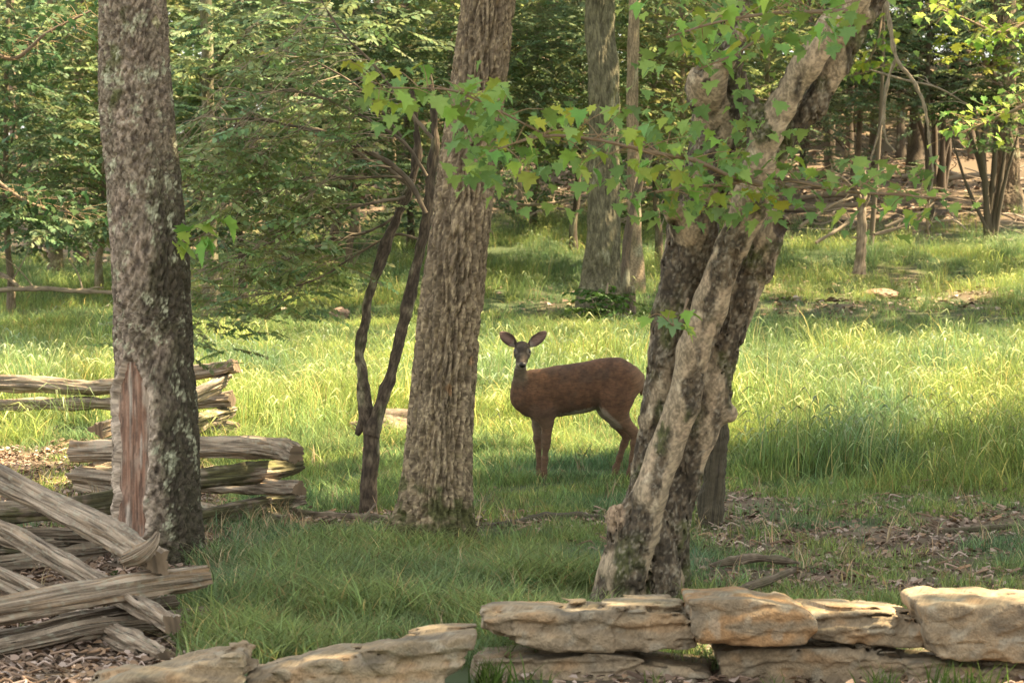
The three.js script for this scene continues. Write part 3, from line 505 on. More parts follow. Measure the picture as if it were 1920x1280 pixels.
// ---------- low dry stone wall ----------
function stoneGeo(outline, d, depth, seed, { lean = -0.02, lift = 11, warm = 0, rough = 1, tint } = {}) {   // front outline in pixels, top left first, clockwise
  const midY = outline.reduce((s, q) => s + q[1], 0) / outline.length, P = outline.map(([px, py]) => at(px, py < midY ? py + lift : py, d)), R = rngOf(seed), off = R() * 40;
  // inside test by smooth polygon distance: sample a grid and mesh the field
  const inside = (x, y) => { let s = -9; const n = P.length; for (let i = 0; i < n; i++) { const a = P[i], b = P[(i + 1) % n], ex = b.x - a.x, ey = b.y - a.y, L = Math.hypot(ex, ey), q = ((x - a.x) * -ey + (y - a.y) * ex) / L; s = s < -8 ? q : -smin(-s, -q, 0.014); } return s; };
  const xs = P.map((p) => p.x), ys = P.map((p) => p.y), lo = V(Math.min(...xs) - 0.05, Math.min(...ys) - 0.05, -d - depth - 0.05), hi = V(Math.max(...xs) + 0.05, Math.max(...ys) + 0.05, -d + 0.07);
  const strata = (x, y, z) => { const w = y + fbm(x * 1.7 + off, y * 2, z * 2, 2) * 0.09 + x * 0.02; return w; };
  const f = (x, y, z) => {
    const e = inside(x, y - (-z - d) * lean), fz = Math.max(z + d, -d - depth - z);
    let s = -smin(-e, -fz, 0.05);
    { const k = 0.009, a = e, b = fz, h = Math.max(k - Math.abs(a - b), 0) / k; s = Math.max(a, b) + h * h * k * 0.25; }
    if (Math.abs(s) < 0.09) {
      const w = strata(x, y, z), crack = Math.abs(n3(off + 9, w * 16, x * 0.9));
      const q = w * 26 + n3(x * 7 + off, y * 9, z * 7) * 0.7, k = Math.floor(q), fr = q - k, hh = (m) => { const v = Math.sin(m * 12.9898 + seed * 78.2) * 43758.5453; return v - Math.floor(v); }, step = lerp(hh(k), hh(k + 1), sm(0.8, 1, fr)) - 0.5;   // ledges of the bedding
      const chip = n3(x * 7 + off, y * 10, z * 7);
      s += rough * (step * 0.03 + (sm(0.06, 0.1, chip) - 0.4) * 0.014 + (1 - sm(0.0, 0.07, crack)) * 0.013 + fbm(x * 3 + off, y * 4, z * 3) * 0.012 + n3(x * 45, y * 60, z * 45) * 0.003);
    }
    return s;
  };
  const colour = (x, y, z) => {
    const w = strata(x, y, z), b = n3(off + 3, w * 22, x * 0.8), n = fbm(x * 6 + off, y * 9, z * 6), g = n3(x * 50, y * 60, z * 50);
    let c = mix3([0.185, 0.143, 0.095], [0.26, 0.204, 0.137], sm(-0.3, 0.4, b + g * 0.25)); c = mix3(c, [0.13, 0.108, 0.08], sm(0.05, 0.4, n)); c = mix3(c, [0.27, 0.155, 0.07], sm(0.0, 0.3, -n + b * 0.3 - 0.1 + warm * 0.3) * (0.45 + warm * 0.5));
    c = mix3(c, [0.27, 0.245, 0.195], sm(0.2, 0.35, n3(x * 14 + off, y * 14, z * 14)) * 0.5);
    return tint ? [c[0] * tint[0], c[1] * tint[1], c[2] * tint[2]] : c;
  };
  return meshField(f, lo, hi, 0.0095, colour);
}
{
  const T = thing('stone_wall', 'low dry stone wall of long tan slabs along the bottom edge', 'wall', onGround(1200, 9.7));
  const stones = [
    [[[150, 1290], [200, 1268], [300, 1238], [440, 1214], [462, 1232], [455, 1262], [400, 1300], [280, 1330], [120, 1330]], 8.95, 0.4, 1, {}, 'sloping greyish slab at the left end'],
    [[[452, 1216], [600, 1196], [800, 1186], [862, 1172], [893, 1174], [884, 1212], [850, 1262], [800, 1290], [700, 1320], [500, 1320], [458, 1280]], 9.15, 0.4, 2, { warm: 0.1 }, 'long slab with a dark crevice along its face'],
    [[[903, 1141], [1100, 1137], [1282, 1133], [1304, 1160], [1306, 1214], [1180, 1224], [1090, 1230], [1000, 1210], [904, 1190]], 9.6, 0.42, 3, {}, 'longest slab below the middle of the photo'],
    [[[1290, 1116], [1400, 1110], [1500, 1126], [1530, 1150], [1532, 1200], [1510, 1213], [1400, 1217], [1308, 1216], [1296, 1170]], 9.5, 0.45, 4, { warm: 0.8, rough: 0.65 }, 'blocky stone with a rusty orange face'],
    [[[1512, 1136], [1640, 1138], [1722, 1146], [1748, 1162], [1750, 1206], [1690, 1230], [1600, 1212], [1526, 1206]], 9.65, 0.4, 5, { warm: 0.2, rough: 1.25 }, 'rough broken stone right of the blocky one'],
    [[[1730, 1128], [1770, 1118], [1960, 1122], [2080, 1126], [2080, 1250], [1900, 1246], [1756, 1236], [1738, 1180]], 9.45, 0.45, 6, {}, 'tallest slab at the right edge'],
    [[[890, 1232], [1000, 1222], [1120, 1238], [1320, 1224], [1338, 1240], [1342, 1310], [1100, 1318], [880, 1312]], 9.62, 0.4, 7, { lift: -10 }],
    [[[1352, 1228], [1500, 1222], [1610, 1222], [1690, 1238], [1702, 1262], [1690, 1304], [1356, 1304]], 9.66, 0.38, 8, { lift: -8 }],
    [[[1700, 1240], [1860, 1252], [2080, 1262], [2080, 1318], [1700, 1312]], 9.55, 0.4, 9, { lift: -4 }],
    [[[2088, 1122], [2420, 1128], [2430, 1250], [2092, 1250]], 9.5, 0.4, 10, {}], [[[2088, 1258], [2430, 1258], [2430, 1330], [2088, 1330]], 9.6, 0.4, 11, {}],
  ];
  for (const [o, d, dep, seed, opt, label] of stones) { const m = part('stone', stoneGeo(o, d, dep, seed, opt), STONE, T); if (label) m.userData.label = label; }
}

// ---------- the deer ----------
{
  const d = 17.75, base = onGround(1090, d - 0.1), S = d / F / 3.765;      // drawn in the pixels of a 3.765x enlargement whose corner is (900, 590)
  const q = (u, v, z = 0) => { const p = at(900 + u / 3.765, 590 + v / 3.765, d); p.z += z; return p; };
  const T = thing('deer', 'brown white-tailed doe standing in the grass, facing left with its head turned to the camera', 'deer', base);
  const B = [], add = (g, sz, list) => { for (let k = 0; k < list.length - 1; k++) { const [u, v, z, r] = list[k], [u2, v2, z2, r2] = list[k + 1]; B.push([q(u, v, z), q(u2, v2, z2), r * S, r2 * S, sz, g]); } };
  add(0, 1.32, [[385, 545, 0, 154], [560, 538, 0, 164], [720, 515, 0, 163], [880, 474, 0, 152], [985, 460, 0, 136], [1055, 468, 0, 98]]);
  add(0, 1.3, [[300, 580, 0.0, 76], [360, 600, 0, 98], [480, 600, 0, 98]]);
  add(0, 1.25, [[350, 500, 0, 96], [300, 482, 0.02, 66], [284, 410, 0.05, 42], [289, 330, 0.08, 34], [297, 250, 0.09, 38]]);
  add(1, 1, [[297, 232, 0.1, 52], [298, 262, 0.16, 45], [298, 300, 0.22, 31], [298, 334, 0.275, 25]]);            // skull and muzzle
  add(1, 1, [[272, 262, 0.13, 32], [286, 315, 0.2, 22]]); add(1, 1, [[324, 262, 0.13, 32], [310, 315, 0.2, 22]]);
  add(1, 1, [[297, 350, 0.235, 20], [297, 330, 0.12, 30]]);                                                     // jaw
  add(2, 1, [[1100, 425, 0, 30], [1138, 440, -0.02, 22], [1150, 520, -0.03, 18], [1140, 570, -0.03, 8]]);        // tail
  add(3, 1.25, [[395, 590, 0.05, 100], [450, 690, 0.085, 60], [470, 760, 0.09, 44], [468, 880, 0.09, 31]]); add(3, 1, [[468, 880, 0.09, 31], [464, 920, 0.09, 27], [458, 1010, 0.09, 21], [450, 1110, 0.09, 23], [446, 1150, 0.1, 19], [440, 1200, 0.125, 22]]);
  add(3, 1.2, [[388, 620, -0.05, 80], [398, 710, -0.075, 44], [404, 790, -0.08, 33], [408, 880, -0.08, 28]]); add(3, 1, [[408, 880, -0.08, 28], [413, 960, -0.08, 20], [420, 1085, -0.08, 20], [417, 1125, -0.08, 18], [410, 1170, -0.06, 20]]);
  add(4, 1.35, [[1000, 490, 0.06, 120], [965, 590, 0.085, 100], [950, 660, 0.09, 72], [1005, 745, 0.09, 52], [1075, 815, 0.09, 36], [1098, 838, 0.09, 32]]); add(4, 1, [[1098, 838, 0.09, 32], [1085, 900, 0.09, 25], [1070, 1010, 0.09, 20], [1055, 1110, 0.09, 23], [1048, 1150, 0.1, 19], [1040, 1195, 0.12, 22]]);
  add(4, 1.35, [[985, 510, -0.06, 110], [925, 620, -0.08, 84], [918, 665, -0.085, 68], [965, 760, -0.085, 46], [1020, 830, -0.085, 33], [1040, 862, -0.085, 30]]); add(4, 1, [[1040, 862, -0.085, 30], [1020, 920, -0.085, 23], [988, 1020, -0.085, 20], [965, 1085, -0.085, 23], [958, 1115, -0.08, 19], [948, 1150, -0.06, 21]]);
  const ears = [[q(243, 208, 0.085), q(142, 118, 0.1), -1], [q(353, 208, 0.085), q(470, 116, 0.1), 1]];
  const f = (x, y, z) => {
    let s = 9; for (const b of B) { const e = capsule(x, y, z, b[0], b[1], b[2], b[3], b[4]); s = smin(s, e, b[5] === 1 ? 0.03 : b[3] > 0.045 ? 0.07 : 0.022); }
    for (const [a, b, sd] of ears) {                           // cupped, leaf-shaped ears open to the front
      const ex = b.x - a.x, ey = b.y - a.y, L = Math.hypot(ex, ey), t = ((x - a.x) * ex + (y - a.y) * ey) / (L * L), w = ((x - a.x) * -ey + (y - a.y) * ex) / L;
      const half = 0.043 * Math.pow(Math.max(0, Math.sin(Math.PI * clamp(0.14 + 0.86 * t, 0, 1))), 0.62), zc = lerp(a.z, b.z, t) - 0.012 + (w * w) * 9 * sm(0, 0.4, t) ;
      const e = Math.max(Math.abs(z - zc) * 0.8 - 0.0075, Math.abs(w) - half, (t - 1) * L, -t * L - 0.02); s = smin(s, e, 0.012);
    }
    for (const sx of [-1, 1]) { const o = q(297 + sx * 47, 252, 0.165); s = Math.max(s, 0.013 - Math.hypot(x - o.x, y - o.y, z - o.z)); }
    if (Math.abs(s) < 0.03) s += n3(x * 30, y * 30, z * 30) * 0.0025 + fbm(x * 9, y * 9, z * 9) * 0.008;
    return s;
  };
  const inv = (x, y) => { const p0 = q(0, 0), k = S; return [(x - p0.x) / k, (p0.y - y) / k]; };
  const colour = (x, y, z) => {
    const [u, v] = inv(x, y), n = fbm(x * 14, y * 14, z * 14), g = n3(x * 70, y * 40, z * 70), zz = z + d;
    let c = mix3([0.085, 0.043, 0.024], [0.132, 0.066, 0.036], sm(-0.25, 0.3, n + g * 0.3));
    c = mix3(c, [0.075, 0.045, 0.03], sm(0.02, 0.22, fbm(x * 5, y * 5, z * 5 + 7)) * 0.75);
    c = mix3(c, [0.095, 0.074, 0.05], sm(360, 300, u + g * 20) * sm(560, 430, v) * 0.85);                         // greyer neck
    const belly = sm(0, 26, v - lerp(690, 640, sm(520, 820, u)) + g * 14) * sm(500, 560, u) * sm(885, 845, u); c = mix3(c, [0.34, 0.3, 0.24], belly * 0.75 * sm(720, 695, v));
    if (v > 690 && u < 560) { c = mix3(c, [0.125, 0.078, 0.047], 0.7 * sm(690, 760, v)); if (zz < 0.0) c = mix3(c, [0.24, 0.2, 0.15], sm(930, 760, v) * 0.6 * sm(700, 740, v)); }
    if (u > 840 && v > 640) { c = mix3(c, [0.125, 0.078, 0.047], 0.6 * sm(640, 760, v) * sm(840, 880, u)); c = mix3(c, [0.3, 0.25, 0.2], sm(26, 4, u - lerp(865, 985, sm(640, 800, v))) * sm(840, 780, v) * 0.7 * sm(640, 690, v)); }
    if (v > 1120) c = mix3(c, [0.05, 0.042, 0.038], sm(1140, 1160, v));
    if (v < 380 && zz > 0.06 && u < 380 && u > 220) {                                                         // face
      c = mix3([0.034, 0.024, 0.018], [0.056, 0.04, 0.03], sm(-0.2, 0.3, n)); c = mix3(c, [0.11, 0.085, 0.066], sm(24, 10, Math.abs(u - 297)) * sm(240, 270, v) * sm(325, 300, v) * 0.6);
      c = mix3(c, [0.4, 0.36, 0.31], sm(22, 12, Math.hypot(u - 297, (v - 362) * 0.8)) * 0.8); c = mix3(c, [0.36, 0.32, 0.27], sm(36, 28, Math.abs(Math.hypot(u - 297, v - 340) - 32)) * sm(322, 336, v) * 0.6);
      for (const sx of [-1, 1]) c = mix3(c, [0.2, 0.17, 0.14], sm(24, 19, Math.hypot(u - 297 - sx * 52, v - 252)) * 0.5);
    }
    if (v > 350 && v < 480 && u < 350 && u > 232 && zz > 0.045) c = mix3(c, [0.17, 0.14, 0.1], sm(0.05, 0.11, zz) * 0.5 * sm(480, 430, v) * sm(350, 330, u));
    if (v < 235 && (u < 244 || u > 352)) { const e = u < 297 ? ears[0] : ears[1], ex = e[1].x - e[0].x, ey = e[1].y - e[0].y, L = Math.hypot(ex, ey), t = ((x - e[0].x) * ex + (y - e[0].y) * ey) / (L * L), w = Math.abs(((x - e[0].x) * -ey + (y - e[0].y) * ex) / L); c = mix3([0.1, 0.065, 0.05], [0.24, 0.155, 0.13], sm(0.034, 0.012, w + g * 0.004)); c = mix3(c, [0.3, 0.27, 0.23], sm(0.25, 0.05, t) * 0.6); }
    if (u > 1020) c = mix3(c, [0.2, 0.115, 0.065], 0.6 * sm(1040, 1120, u) * sm(640, 480, v));
    return c;
  };
  const lo = q(110, 1225), hi = q(1185, 90);
  const body = part('body', meshField(f, V(lo.x, lo.y, -d - 0.26), V(hi.x, hi.y, -d + 0.34), 0.0072, colour), FUR, T);
  for (const sx of [-1, 1]) part('eye', new THREE.SphereGeometry(0.0165, 16, 12).translate(...q(297 + sx * 45, 252, 0.158).toArray()), new THREE.MeshPhysicalMaterial({ color: new THREE.Color().setRGB(0.012, 0.009, 0.008), roughness: 0.12, clearcoat: 1 }), T);
  const ng = new THREE.SphereGeometry(1, 20, 14).scale(0.0255, 0.0215, 0.016); ng.translate(...q(298, 341, 0.297).toArray());
  part('nose', ng, new THREE.MeshStandardMaterial({ color: new THREE.Color().setRGB(0.014, 0.012, 0.012), roughness: 0.35 }), T);
}

// ---------- background trees ----------
const groves = [];
function bgTree(px, d, wpx, lean, label, { bend = 0, top = -260, tone = 0, name = 'forest_tree', clumps = null, tint, tilt = 0, group } = {}) {
  const p = onGround(px, d), R = rngOf(Math.floor(px * 31 + d * 7)), r = wpx / 2 / F * d, T = thing(name, label, 'tree', p, group);
  const H = at(px, top, d).y - p.y, tx = lean / F * d;
  const pts = [[p.clone().add(V(0, -0.2, 0)), r * 1.7], [p.clone().add(V(0, 0.15, 0)), r * 1.5], [p.clone().add(V(0, 0.55, 0)), r * 1.14]];
  for (let k = 1; k <= 6; k++) { const t = k / 6; pts.push([p.clone().add(V(tx * t + bend / F * d * Math.sin(t * Math.PI) + (R() - 0.5) * r * 0.35, H * t, (R() - 0.5) * r + tilt * t)), r * lerp(1, 0.72, t)]); }
  const a = [[0.12, 0.092, 0.064], [0.22, 0.17, 0.115], [0.075, 0.058, 0.043], [0.105, 0.096, 0.062]][tone];
  const near = wpx > 40, fq = near ? 20 : 10;
  const col = (q) => { const n = n3(q.x * fq, q.y * fq * 0.4, q.z * fq), m = fbm(q.x * 4, q.y * 2, q.z * 4); let c = [a[0] * (1 + n * 0.7), a[1] * (1 + n * 0.7), a[2] * (1 + n * 0.7)]; c = mix3(c, [0.12, 0.12, 0.05], sm(0.1, 0.35, m) * 0.6); return mix3(c, [0.32, 0.31, 0.24], sm(0.22, 0.34, m + n * 0.2) * 0.5); };
  const disp = (q) => near ? fbm(q.x * 4, q.y * 2, q.z * 4) * 0.05 - 0.022 * (1 - sm(0, 0.25, Math.abs(n3(q.x * 22, q.y * 5, q.z * 22)))) : fbm(q.x * 5, q.y * 2, q.z * 5) * r * 0.35;
  part('trunk', limb(pts, { rad: near ? 110 : 14, seg: near ? 240 : 60, disp, col, uv: true }), FURROW, T);
  if (clumps) {
    const mb = new MB(), list = [];
    for (const [cx, cy, cd, cr, n, tc] of clumps) {
      const c = at(cx, cy, cd); list.push([c, cr * 1.15, Math.round(n * 2), tc]);
      const ty = Math.min(0.98, Math.max(0.25, (c.y - p.y - 0.5) / H)), o = V(p.x + tx * ty, p.y + H * ty, p.z), m = o.clone().lerp(c, 0.55).add(V(0, 0.12, 0));
      limb([[o, r * 0.35], [m, r * 0.2], [c, r * 0.07]], { rad: 5, seg: 10, col: a, mb, cap: false });
      for (let k = 0; k < 5; k++) { const e = c.clone().add(V((R() - 0.5) * 1.8 * cr, (R() - 0.5) * 0.7 * cr, (R() - 0.5) * 1.5 * cr)); limb([[m, r * 0.12], [m.clone().lerp(e, 0.6).add(V(0, 0.08, 0)), 0.008], [e, 0.004]], { rad: 3, seg: 6, col: [0.2, 0.16, 0.12], mb, cap: false }); }
    }
    part('branch', mb.geo(), BARK, T);
    instances('crown', SPRAY[Math.floor(R() * 4)], LEAF, clumpSprays(R, list, 0.85, tint || [0.18, 0.275, 0.14], 0.5), T);
  }
  if (top < 0 && d > 33) highCrown(T, R, p.clone().add(V(tx, H, 0)), r, V(p.x + tx, p.y + H + 1.2, p.z), V(3.4, 1.6, 3.2), d > 45 ? 9 : 8, d > 45 ? 10 : 7, { scale: 1.6, cr: 0.95, col: a });
  return T;
}
const GL = [0.1, 0.18, 0.05], YL = [0.2, 0.28, 0.05], DL = [0.05, 0.095, 0.035];
bgTree(1127, 33.8, 68, 2, 'stout grey furrowed trunk behind the deer, between the middle oak and the leaning maple', { tone: 3, name: 'broad_oak' });
bgTree(1192, 37, 26, 6, 'thinner brown trunk touching the right side of the stout grey trunk', { tone: 1, bend: -8 });
bgTree(1180, 32.4, 18, 55, 'dark slim sapling curving to the right in front of the stout grey trunk', { tone: 2, bend: -30, top: 250, name: 'sapling' });
bgTree(396, 32, 28, -14, 'pale greenish trunk just right of the scarred tree, in the clearing', { tone: 3, clumps: [[480, 60, 31, 1.0, 36], [360, 120, 31.5, 1.0, 32], [560, 130, 31, 1.0, 34], [430, 250, 30.5, 1.0, 26], [350, 330, 30.5, 0.8, 22], [640, 60, 31, 1.0, 34]] });
bgTree(104, 42, 24, -6, 'pale sunlit trunk at the left, among green leaves', { tone: 1, clumps: [[60, 80, 38, 1.2, 44], [150, 150, 38, 1.1, 40], [20, 220, 38, 1.2, 44], [130, 300, 37, 1.0, 36], [30, 360, 37, 1.1, 42], [170, 400, 37, 0.8, 26]] });
bgTree(60, 46, 15, 10, 'thin dark trunk left of the pale sunlit trunk', { tone: 2, clumps: [[-20, 60, 42, 1.2, 40], [80, 20, 42, 1.2, 40], [20, 420, 41, 0.9, 30], [100, 430, 41, 0.8, 26]] });
bgTree(152, 44, 20, -4, 'dark trunk between the pale sunlit trunk and the scarred tree', { tone: 0, clumps: [[120, 30, 40, 1.2, 40], [175, 230, 40, 0.9, 30], [60, 160, 40, 1.0, 34], [160, 340, 40, 0.8, 26]] });
bgTree(508, 46, 21, 2, 'straight grey trunk in the leaves right of the pale greenish trunk', { tone: 0, clumps: [[520, 30, 42, 1.2, 44], [600, 120, 42, 1.2, 40], [470, 200, 42, 1.1, 36], [560, 320, 41, 0.8, 22], [380, 60, 42, 1.2, 40]] });
bgTree(545, 52, 14, -10, 'thin pale trunk with a neighbour on each side, left of the forked sapling', { tone: 1 });
bgTree(622, 44, 15, 34, 'thin trunk leaning right, just left of the forked sapling', { tone: 0, bend: 26, clumps: [[640, 180, 40, 1.1, 34], [700, 60, 40, 1.2, 40], [740, 150, 40, 1.0, 34], [580, 220, 40, 0.9, 26], [690, 260, 40, 0.7, 18]] });
bgTree(585, 57, 12, 5, 'slim brown trunk farther back, left of the leaning thin one', { tone: 2 });
bgTree(668, 50, 12, 4, 'slim dark trunk seen between the stems of the forked sapling and the leaning thin one', { tone: 2 });
bgTree(735, 54, 16, -3, 'grey trunk behind the top of the forked sapling', { tone: 0, clumps: [[780, 60, 47, 1.2, 42], [720, 200, 47, 1.0, 30], [820, 180, 47, 1.0, 30]] });
bgTree(448, 58, 16, 4, 'far brown trunk between the pale greenish trunk and the straight grey one', { tone: 0 });
bgTree(975, 56, 10, 3, 'thin pale trunk just right of the middle oak', { tone: 1, top: 200, name: 'sapling' });
bgTree(1036, 62, 20, 5, 'dark trunk on the slope between the middle oak and the stout grey trunk', { tone: 2, clumps: [[1010, 90, 52, 1.3, 44], [960, 180, 52, 1.2, 38], [1070, 40, 52, 1.3, 44], [1060, 180, 52, 1.0, 30], [970, 30, 52, 1.2, 40]] });
bgTree(1255, 58, 18, -6, 'brown trunk left of the leaning maple, far up the slope', { tone: 0, clumps: [[1240, 60, 48, 1.2, 40], [1190, 150, 47, 1.0, 30], [1260, 200, 47, 1.0, 30], [1160, 40, 47, 1.2, 40]] });
bgTree(1445, 66, 16, 3, 'dark trunk seen in the fork of the leaning maple', { tone: 2, clumps: [[1400, 40, 56, 1.3, 40], [1460, 100, 56, 1.1, 30], [1390, 160, 56, 1.1, 26]] });
bgTree(1592, 62, 14, 4, 'thin dark trunk just right of the leaning maple limbs', { tone: 2 });
bgTree(1640, 60, 20, -3, 'brown trunk on the bare slope behind the hanging vine', { tone: 0, clumps: [[1640, 20, 50, 1.2, 38], [1600, 120, 50, 0.8, 20], [1680, 90, 50, 0.9, 24]] });
bgTree(1716, 60, 27, -2, 'dark stout trunk on the bare slope right of the hanging vine', { tone: 2 });
bgTree(1688, 64, 14, 2, 'slim dark trunk close behind the dark stout one', { tone: 2 });
bgTree(1884, 52, 50, -4, 'broad brown trunk at the right edge beside the many-stemmed shrub', { tone: 0, clumps: [[1880, 30, 46, 1.0, 30], [1830, 90, 45, 0.8, 20, YL], [1930, 160, 45, 1.0, 26], [1890, 250, 45, 0.7, 18]] });
bgTree(1790, 76, 18, 4, 'far grey trunk between the dark stout one and the right edge', { tone: 0, clumps: [[1780, 30, 66, 1.5, 36], [1850, 60, 66, 1.4, 34]] });

// understory that closes the view
[[20, 34, 12, 'leafy understory tree filling the left edge', [[-40, 120, 1.0], [40, 200, 1.0], [-30, 300, 1.0], [60, 40, 1.0], [30, 390, 0.8], [110, 260, 0.8], [150, 420, 0.6]]],
 [185, 37, 12, 'leafy understory tree behind the scarred tree', [[170, 60, 1.0], [190, 180, 0.9], [150, 300, 0.9], [330, 40, 1.0], [340, 180, 1.0], [345, 300, 0.9], [180, 410, 0.7], [345, 420, 0.7]]],
 [455, 36, 13, 'leafy understory tree right of the pale greenish trunk', [[420, 40, 1.1], [470, 150, 1.0], [400, 230, 1.0], [500, 260, 0.9], [440, 350, 0.9], [520, 370, 0.7], [400, 430, 0.6], [540, 50, 1.0]]],
 [655, 40, 12, 'leafy understory tree behind the arching branches of the forked sapling', [[620, 30, 1.1], [690, 110, 1.1], [610, 170, 1.0], [740, 40, 1.1], [650, 260, 0.9], [580, 350, 0.8], [700, 330, 0.7], [780, 140, 1.0]]],
 [850, 44, 12, 'leafy understory tree hidden behind the middle oak', [[820, 40, 1.2], [960, 60, 1.2], [980, 160, 1.0], [800, 220, 0.9], [1010, 250, 0.7], [950, 250, 0.8]]],
 [1075, 44, 12, 'leafy understory tree left of the stout grey trunk, its leaves above the deer', [[1040, 40, 1.1], [1080, 130, 1.0], [1010, 120, 1.0], [1060, 220, 0.8], [1110, 40, 1.1]]],
 [1235, 42, 12, 'leafy understory tree between the stout grey trunk and the maple', [[1220, 60, 1.1], [1240, 170, 1.0], [1210, 260, 0.8], [1270, 40, 1.1], [1250, 330, 0.6]]],
 [1425, 48, 12, 'leafy understory tree showing through the fork of the maple', [[1400, 60, 1.1], [1450, 150, 0.9], [1380, 200, 0.8], [1420, 280, 0.6], [1520, 40, 1.1]]],
 [770, 47, 11, 'low leafy understory tree left of the middle oak, veiling the slope', [[700, 300, 0.9], [760, 380, 0.8], [640, 390, 0.8], [800, 330, 0.8], [560, 400, 0.8], [480, 420, 0.8]]],
 [1000, 50, 10, 'low leafy understory tree right of the middle oak, veiling the slope', [[960, 300, 0.9], [1040, 330, 0.8], [1080, 280, 0.8], [980, 370, 0.6], [1010, 210, 1.0]]],
 [1290, 50, 10, 'low leafy understory tree veiling the slope behind the maple', [[1240, 320, 0.8], [1300, 280, 0.8], [1220, 400, 0.6], [1400, 330, 0.6], [1260, 380, 0.6]]],
 [1505, 60, 10, 'low leafy understory tree veiling the slope right of the maple', [[1500, 180, 0.9], [1560, 230, 0.7], [1480, 280, 0.6], [1640, 200, 0.7], [1690, 330, 0.5], [1600, 300, 0.5], [1700, 120, 0.7], [1760, 210, 0.6]]],
 [905, 41, 10, 'pale leafy understory tree close to the right side of the middle oak', [[950, 40, 1.1], [1000, 90, 1.0], [960, 150, 1.0], [1040, 180, 0.9], [980, 240, 0.8], [1060, 60, 1.0]]],
 [1265, 40, 10, 'pale leafy understory tree close to the left side of the maple', [[1230, 30, 1.0], [1180, 110, 0.9], [1250, 120, 1.0], [1200, 210, 0.8], [1260, 240, 0.8], [1420, 60, 0.9], [1440, 180, 0.7]]],
 [1745, 50, 10, 'pale leafy understory tree in front of the dark evergreen shrub', [[1620, 60, 0.9], [1680, 170, 0.8], [1600, 170, 0.8], [1740, 30, 0.9], [1840, 130, 0.8], [1780, 200, 0.6], [1900, 60, 0.9], [1560, 90, 0.9]]],
 [1600, 54, 12, 'leafy understory tree high on the slope right of the maple limbs', [[1590, 40, 1.2], [1640, 120, 0.9], [1570, 150, 0.9], [1600, 210, 0.6]]],
].forEach(([px, d, w, lab, cl], k) => bgTree(px, d, w, 4, lab, { name: 'understory_tree', tone: k % 3, bend: k % 2 ? 12 : -10, top: -120, clumps: cl.map(([x, y, r]) => [x, y, d - 0.5 + ((x * 7) % 10) * 0.1, r * d / 38, Math.round(40 * r)]), tint: [[0.185, 0.275, 0.15], [0.235, 0.31, 0.135], [0.17, 0.25, 0.15]][k % 3] }));

// dark evergreen shrub and the many stemmed shrub on the right slope
function shrub(name, label, px, d, stems, clumps, geo, tint, tone, scale = 0.9, group) {
  const p = onGround(px, d), R = rngOf(px * 3 + 5), T = thing(name, label, 'shrub', p, group), mb = new MB();
  for (const [sx, sy, r] of stems) { const e = at(sx, sy, d + (R() - 0.5) * 0.8), o = p.clone().add(V((R() - 0.5) * 0.25, -0.05, (R() - 0.5) * 0.2)), m = o.clone().lerp(e, 0.45).add(V((R() - 0.5) * 0.3, 0.1, 0)); limb([[o, r / F * d], [m, r * 0.8 / F * d], [e, r * 0.35 / F * d]], { rad: 6, seg: 16, col: tone, mb, disp: (q) => n3(q.x * 9, q.y * 9, q.z * 9) * 0.015 }); }
  part('stem', mb.geo(), BARK, T);
  instances('foliage', geo, LEAF, clumpSprays(R, clumps.map(([cx, cy, cd, cr, n]) => [at(cx, cy, cd), cr, n]), scale, tint, 0.6), T);
}
shrub('evergreen_shrub', 'large dark evergreen shrub with narrow leaves, upper right, above the bare slope', 1760, 55, [[1700, 160, 6], [1740, 120, 7], [1790, 110, 7], [1830, 150, 6], [1770, 180, 5]], [[1700, 90, 54, 0.8, 60], [1760, 60, 54, 0.9, 70], [1820, 90, 54, 0.9, 70], [1730, 150, 53.5, 0.7, 55], [1800, 160, 53.5, 0.8, 60], [1660, 140, 54, 0.5, 26], [1850, 40, 54.5, 0.8, 50], [1690, 30, 55, 0.8, 50], [1640, 60, 55, 0.6, 30]], DARKSPRAY[0], [0.035, 0.055, 0.032], [0.11, 0.085, 0.065], 1.1);
shrub('many_stemmed_shrub', 'many-stemmed bare-legged shrub on the slope near the right edge', 1858, 46, [[1800, 190, 6], [1825, 210, 7], [1845, 180, 7], [1870, 190, 7], [1895, 210, 6], [1780, 240, 4], [1910, 250, 5]], [[1820, 190, 45, 0.5, 26], [1870, 170, 45, 0.5, 26], [1780, 200, 45, 0.4, 18], [1905, 200, 44.5, 0.5, 22]], SPRAY[2], [0.06, 0.1, 0.04], [0.1, 0.08, 0.06]);
shrub('leafy_bush', 'green leafy bush at the foot of the stout grey trunk, behind the deer rump', 1150, 31.8, [[1110, 560, 3], [1140, 530, 3], [1175, 560, 3], [1195, 590, 3]], [[1110, 592, 31.6, 0.3, 22], [1150, 572, 31.6, 0.35, 26], [1195, 602, 31.4, 0.35, 24], [1160, 622, 31.2, 0.3, 18], [1135, 547, 32, 0.2, 10]], SPRAY[1], [0.07, 0.14, 0.035], [0.2, 0.16, 0.12], 0.75);

